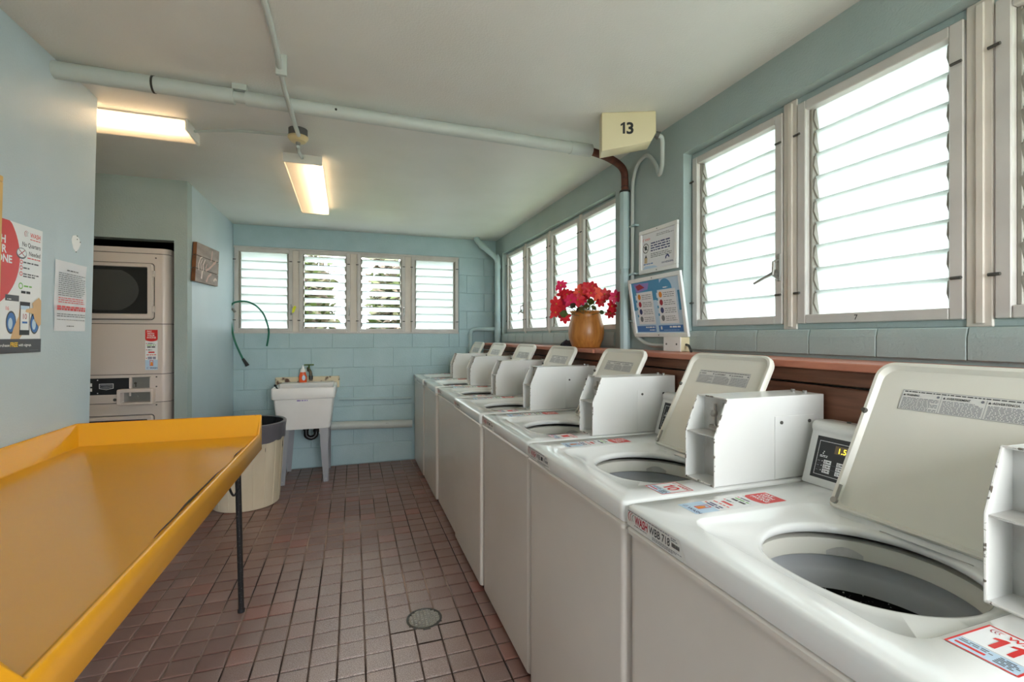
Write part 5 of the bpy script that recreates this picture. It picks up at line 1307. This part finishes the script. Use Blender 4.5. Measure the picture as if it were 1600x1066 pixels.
# ------------------------------------------------------------------ wooden pot with artificial flowers
PX, PYY = 1.444, 2.752
pot = thing('wooden_pot', 'round turned wooden pot holding red flowers on the ledge', 'pot', (PX, PYY, LZ))
MB().lathe([(0.082, 0.0), (0.090, 0.004), (0.112, 0.06), (0.1165, 0.10), (0.112, 0.15), (0.098, 0.195), (0.094, 0.212), (0.099, 0.228), (0.106, 0.234), (0.106, 0.239), (0.096, 0.238), (0.088, 0.21), (0.085, 0.20)], (PX, PYY, LZ), 40, cap0=True).build('vessel', 'pot_wood', parent=pot)
MB().lathe([(0.087, 0.205), (0.001, 0.205)], (PX, PYY, LZ), 24).build('filling', 'leaf_dark', parent=pot, smooth=False)
rf = random.Random(11)
bl = [(220, 135, 'p'), (255, 245, 'r'), (160, 370, 'r'), (240, 400, 'p'), (290, 315, 'p'), (150, 480, 'r'), (262, 540, 'r'), (370, 290, 'r'), (450, 215, 'o'), (475, 340, 'p'), (535, 280, 'r'), (560, 180, 'r'), (620, 145, 'r'), (665, 240, 'o'), (735, 275, 'r'), (775, 245, 'r'), (715, 340, 'r'), (920, 275, 'p'), (865, 400, 'r'), (850, 490, 'r'), (345, 325, 'p'), (415, 255, 'r'), (520, 150, 'r'), (190, 430, 'r'), (640, 195, 'o'), (500, 250, 'r'), (600, 230, 'r'), (300, 250, 'r'), (430, 320, 'r')]
base = Vector((PX, PYY, LZ + 0.206))
toc = Vector((-PX, -PYY, CAM_H - 1.55)).normalized()
for i, (zx, zy, cl) in enumerate(bl):
    r = ray(850 + zx * 0.122, 430 + zy * 0.122)
    dd = 2.915 + rf.uniform(-0.06, 0.07)
    if zx in (150, 262, 190, 160): dd -= 0.02
    c0 = r * (dd / math.hypot(r.x * s_ if False else (r.x * math.sin(YAW) + r.y * math.cos(YAW)), 0)) + Vector((0, 0, CAM_H))
    if c0.x > 1.545: c0 = r * (1.54 / r.x) + Vector((0, 0, CAM_H))
    t = thing('artificial_flower', {'r': 'deep red artificial flower in the wooden pot', 'o': 'orange red artificial flower in the wooden pot', 'p': 'pink artificial flower in the wooden pot'}[cl], 'flower', tuple(base), 'red and pink flowers in the wooden pot')
    if cl == 'p': t['group'] = 'pink flowers in the wooden pot'
    else: t['group'] = {'r': 'red flowers in the wooden pot', 'o': 'orange flowers in the wooden pot'}[cl]
    ax = ((c0 - base).normalized() * 0.7 + toc * 1.0 + Vector((rf.uniform(-.5, .5), rf.uniform(-.5, .5), rf.uniform(-.3, .5)))).normalized()
    e1 = ax.orthogonal().normalized(); e2 = ax.cross(e1); rot = rf.uniform(0, 6.28); m = MB(); npet = 7; Rr = rf.uniform(0.038, 0.050)
    for k_ in range(npet):
        a = rot + 2 * math.pi * k_ / npet + rf.uniform(-.1, .1)
        d_ = e1 * math.cos(a) + e2 * math.sin(a); sd = ax.cross(d_); L_ = Rr * rf.uniform(0.85, 1.1); w_ = L_ * 0.30; up_ = ax * rf.uniform(-0.004, 0.012)
        m.add([c0, c0 + d_ * L_ * 0.45 + sd * w_ + ax * 0.006 + up_ * 0.4, c0 + d_ * L_ * 0.8 + sd * w_ * 0.75 + ax * 0.004 + up_ * 0.8, c0 + d_ * L_ + up_, c0 + d_ * L_ * 0.8 - sd * w_ * 0.75 + ax * 0.004 + up_ * 0.8, c0 + d_ * L_ * 0.45 - sd * w_ + ax * 0.006 + up_ * 0.4, c0 + d_ * L_ * 0.6 + up_ * 0.6 + ax * 0.001], [(0, 1, 6), (1, 2, 6), (2, 3, 6), (3, 4, 6), (4, 5, 6), (5, 0, 6)])
    m.build('petals', {'p': 'petal_pink', 'r': 'petal_red', 'o': 'petal_orange'}[cl], parent=t, ang=60)
    MB().ball(tuple(c0 + ax * 0.004), 0.006, n=8).build('eye', 'flower_eye', parent=t)
    b0 = base + Vector((rf.uniform(-.04, .04), rf.uniform(-.04, .04), 0))
    MB().tube(bez([b0, b0 + (c0 - b0) * 0.5 + Vector((0, 0, 0.02)), c0 - ax * 0.004], 5), 0.0016, 5).build('stem', 'stem_green', parent=t)
lv = [(600, 340, 'leaf_green', 0.055, 0.5), (480, 430, 'leaf_green', 0.05, 0.4), (255, 495, 'leaf_green', 0.055, -0.4), (370, 390, 'leaf_dark', 0.045, 0.2), (740, 475, 'leaf_green', 0.035, 0.0), (540, 400, 'leaf_green', 0.05, 0.7), (440, 440, 'leaf_dark', 0.045, 0.6), (640, 420, 'leaf_green', 0.045, 0.8)]
for i, (zx, zy, mt, ln, up_) in enumerate(lv):
    r = ray(850 + zx * 0.122, 430 + zy * 0.122); dd = 2.84
    c0 = r * (dd / (r.x * math.sin(YAW) + r.y * math.cos(YAW))) + Vector((0, 0, CAM_H))
    d_ = (c0 - base); d_.normalize(); sd = d_.cross(toc).normalized(); L_ = ln
    m = MB(); P0 = c0 - d_ * L_; 
    m.add([P0, P0 + d_ * L_ * 0.7 + sd * L_ * 0.42, P0 + d_ * L_ * 1.4 + sd * L_ * 0.36, P0 + d_ * L_ * 2, P0 + d_ * L_ * 1.4 - sd * L_ * 0.36, P0 + d_ * L_ * 0.7 - sd * L_ * 0.42, P0 + d_ * L_ - toc * 0.008], [(0, 1, 6), (1, 2, 6), (2, 3, 6), (3, 4, 6), (4, 5, 6), (5, 0, 6)])
    m.build('leaf', mt, parent=pot)
    MB().tube([base, P0], 0.002, 5).build('leaf_stalk', 'stem_green', parent=pot)
m = MB(); cc0 = Vector((1.43, 2.99, LZ))
Ls = []
rb = random.Random(5); wv = [rb.uniform(0.75, 1.15) for _ in range(14)]
for z_, r_ in ((0.0, 0.05), (0.012, 0.056), (0.03, 0.045), (0.042, 0.02)): Ls.append([(cc0.x + r_ * wv[k_] * math.cos(2 * math.pi * k_ / 14), cc0.y + r_ * wv[(k_ + 3) % 14] * 1.1 * math.sin(2 * math.pi * k_ / 14), cc0.z + z_ * (1 + 0.3 * math.sin(k_ * 1.9))) for k_ in range(14)])
m.loops(Ls, 0, True, True)
tag(m.build('crumpled_cloth', 'cloth_dark', origin=cc0), 'small crumpled dark cloth on the ledge beside the wooden pot', 'cloth')
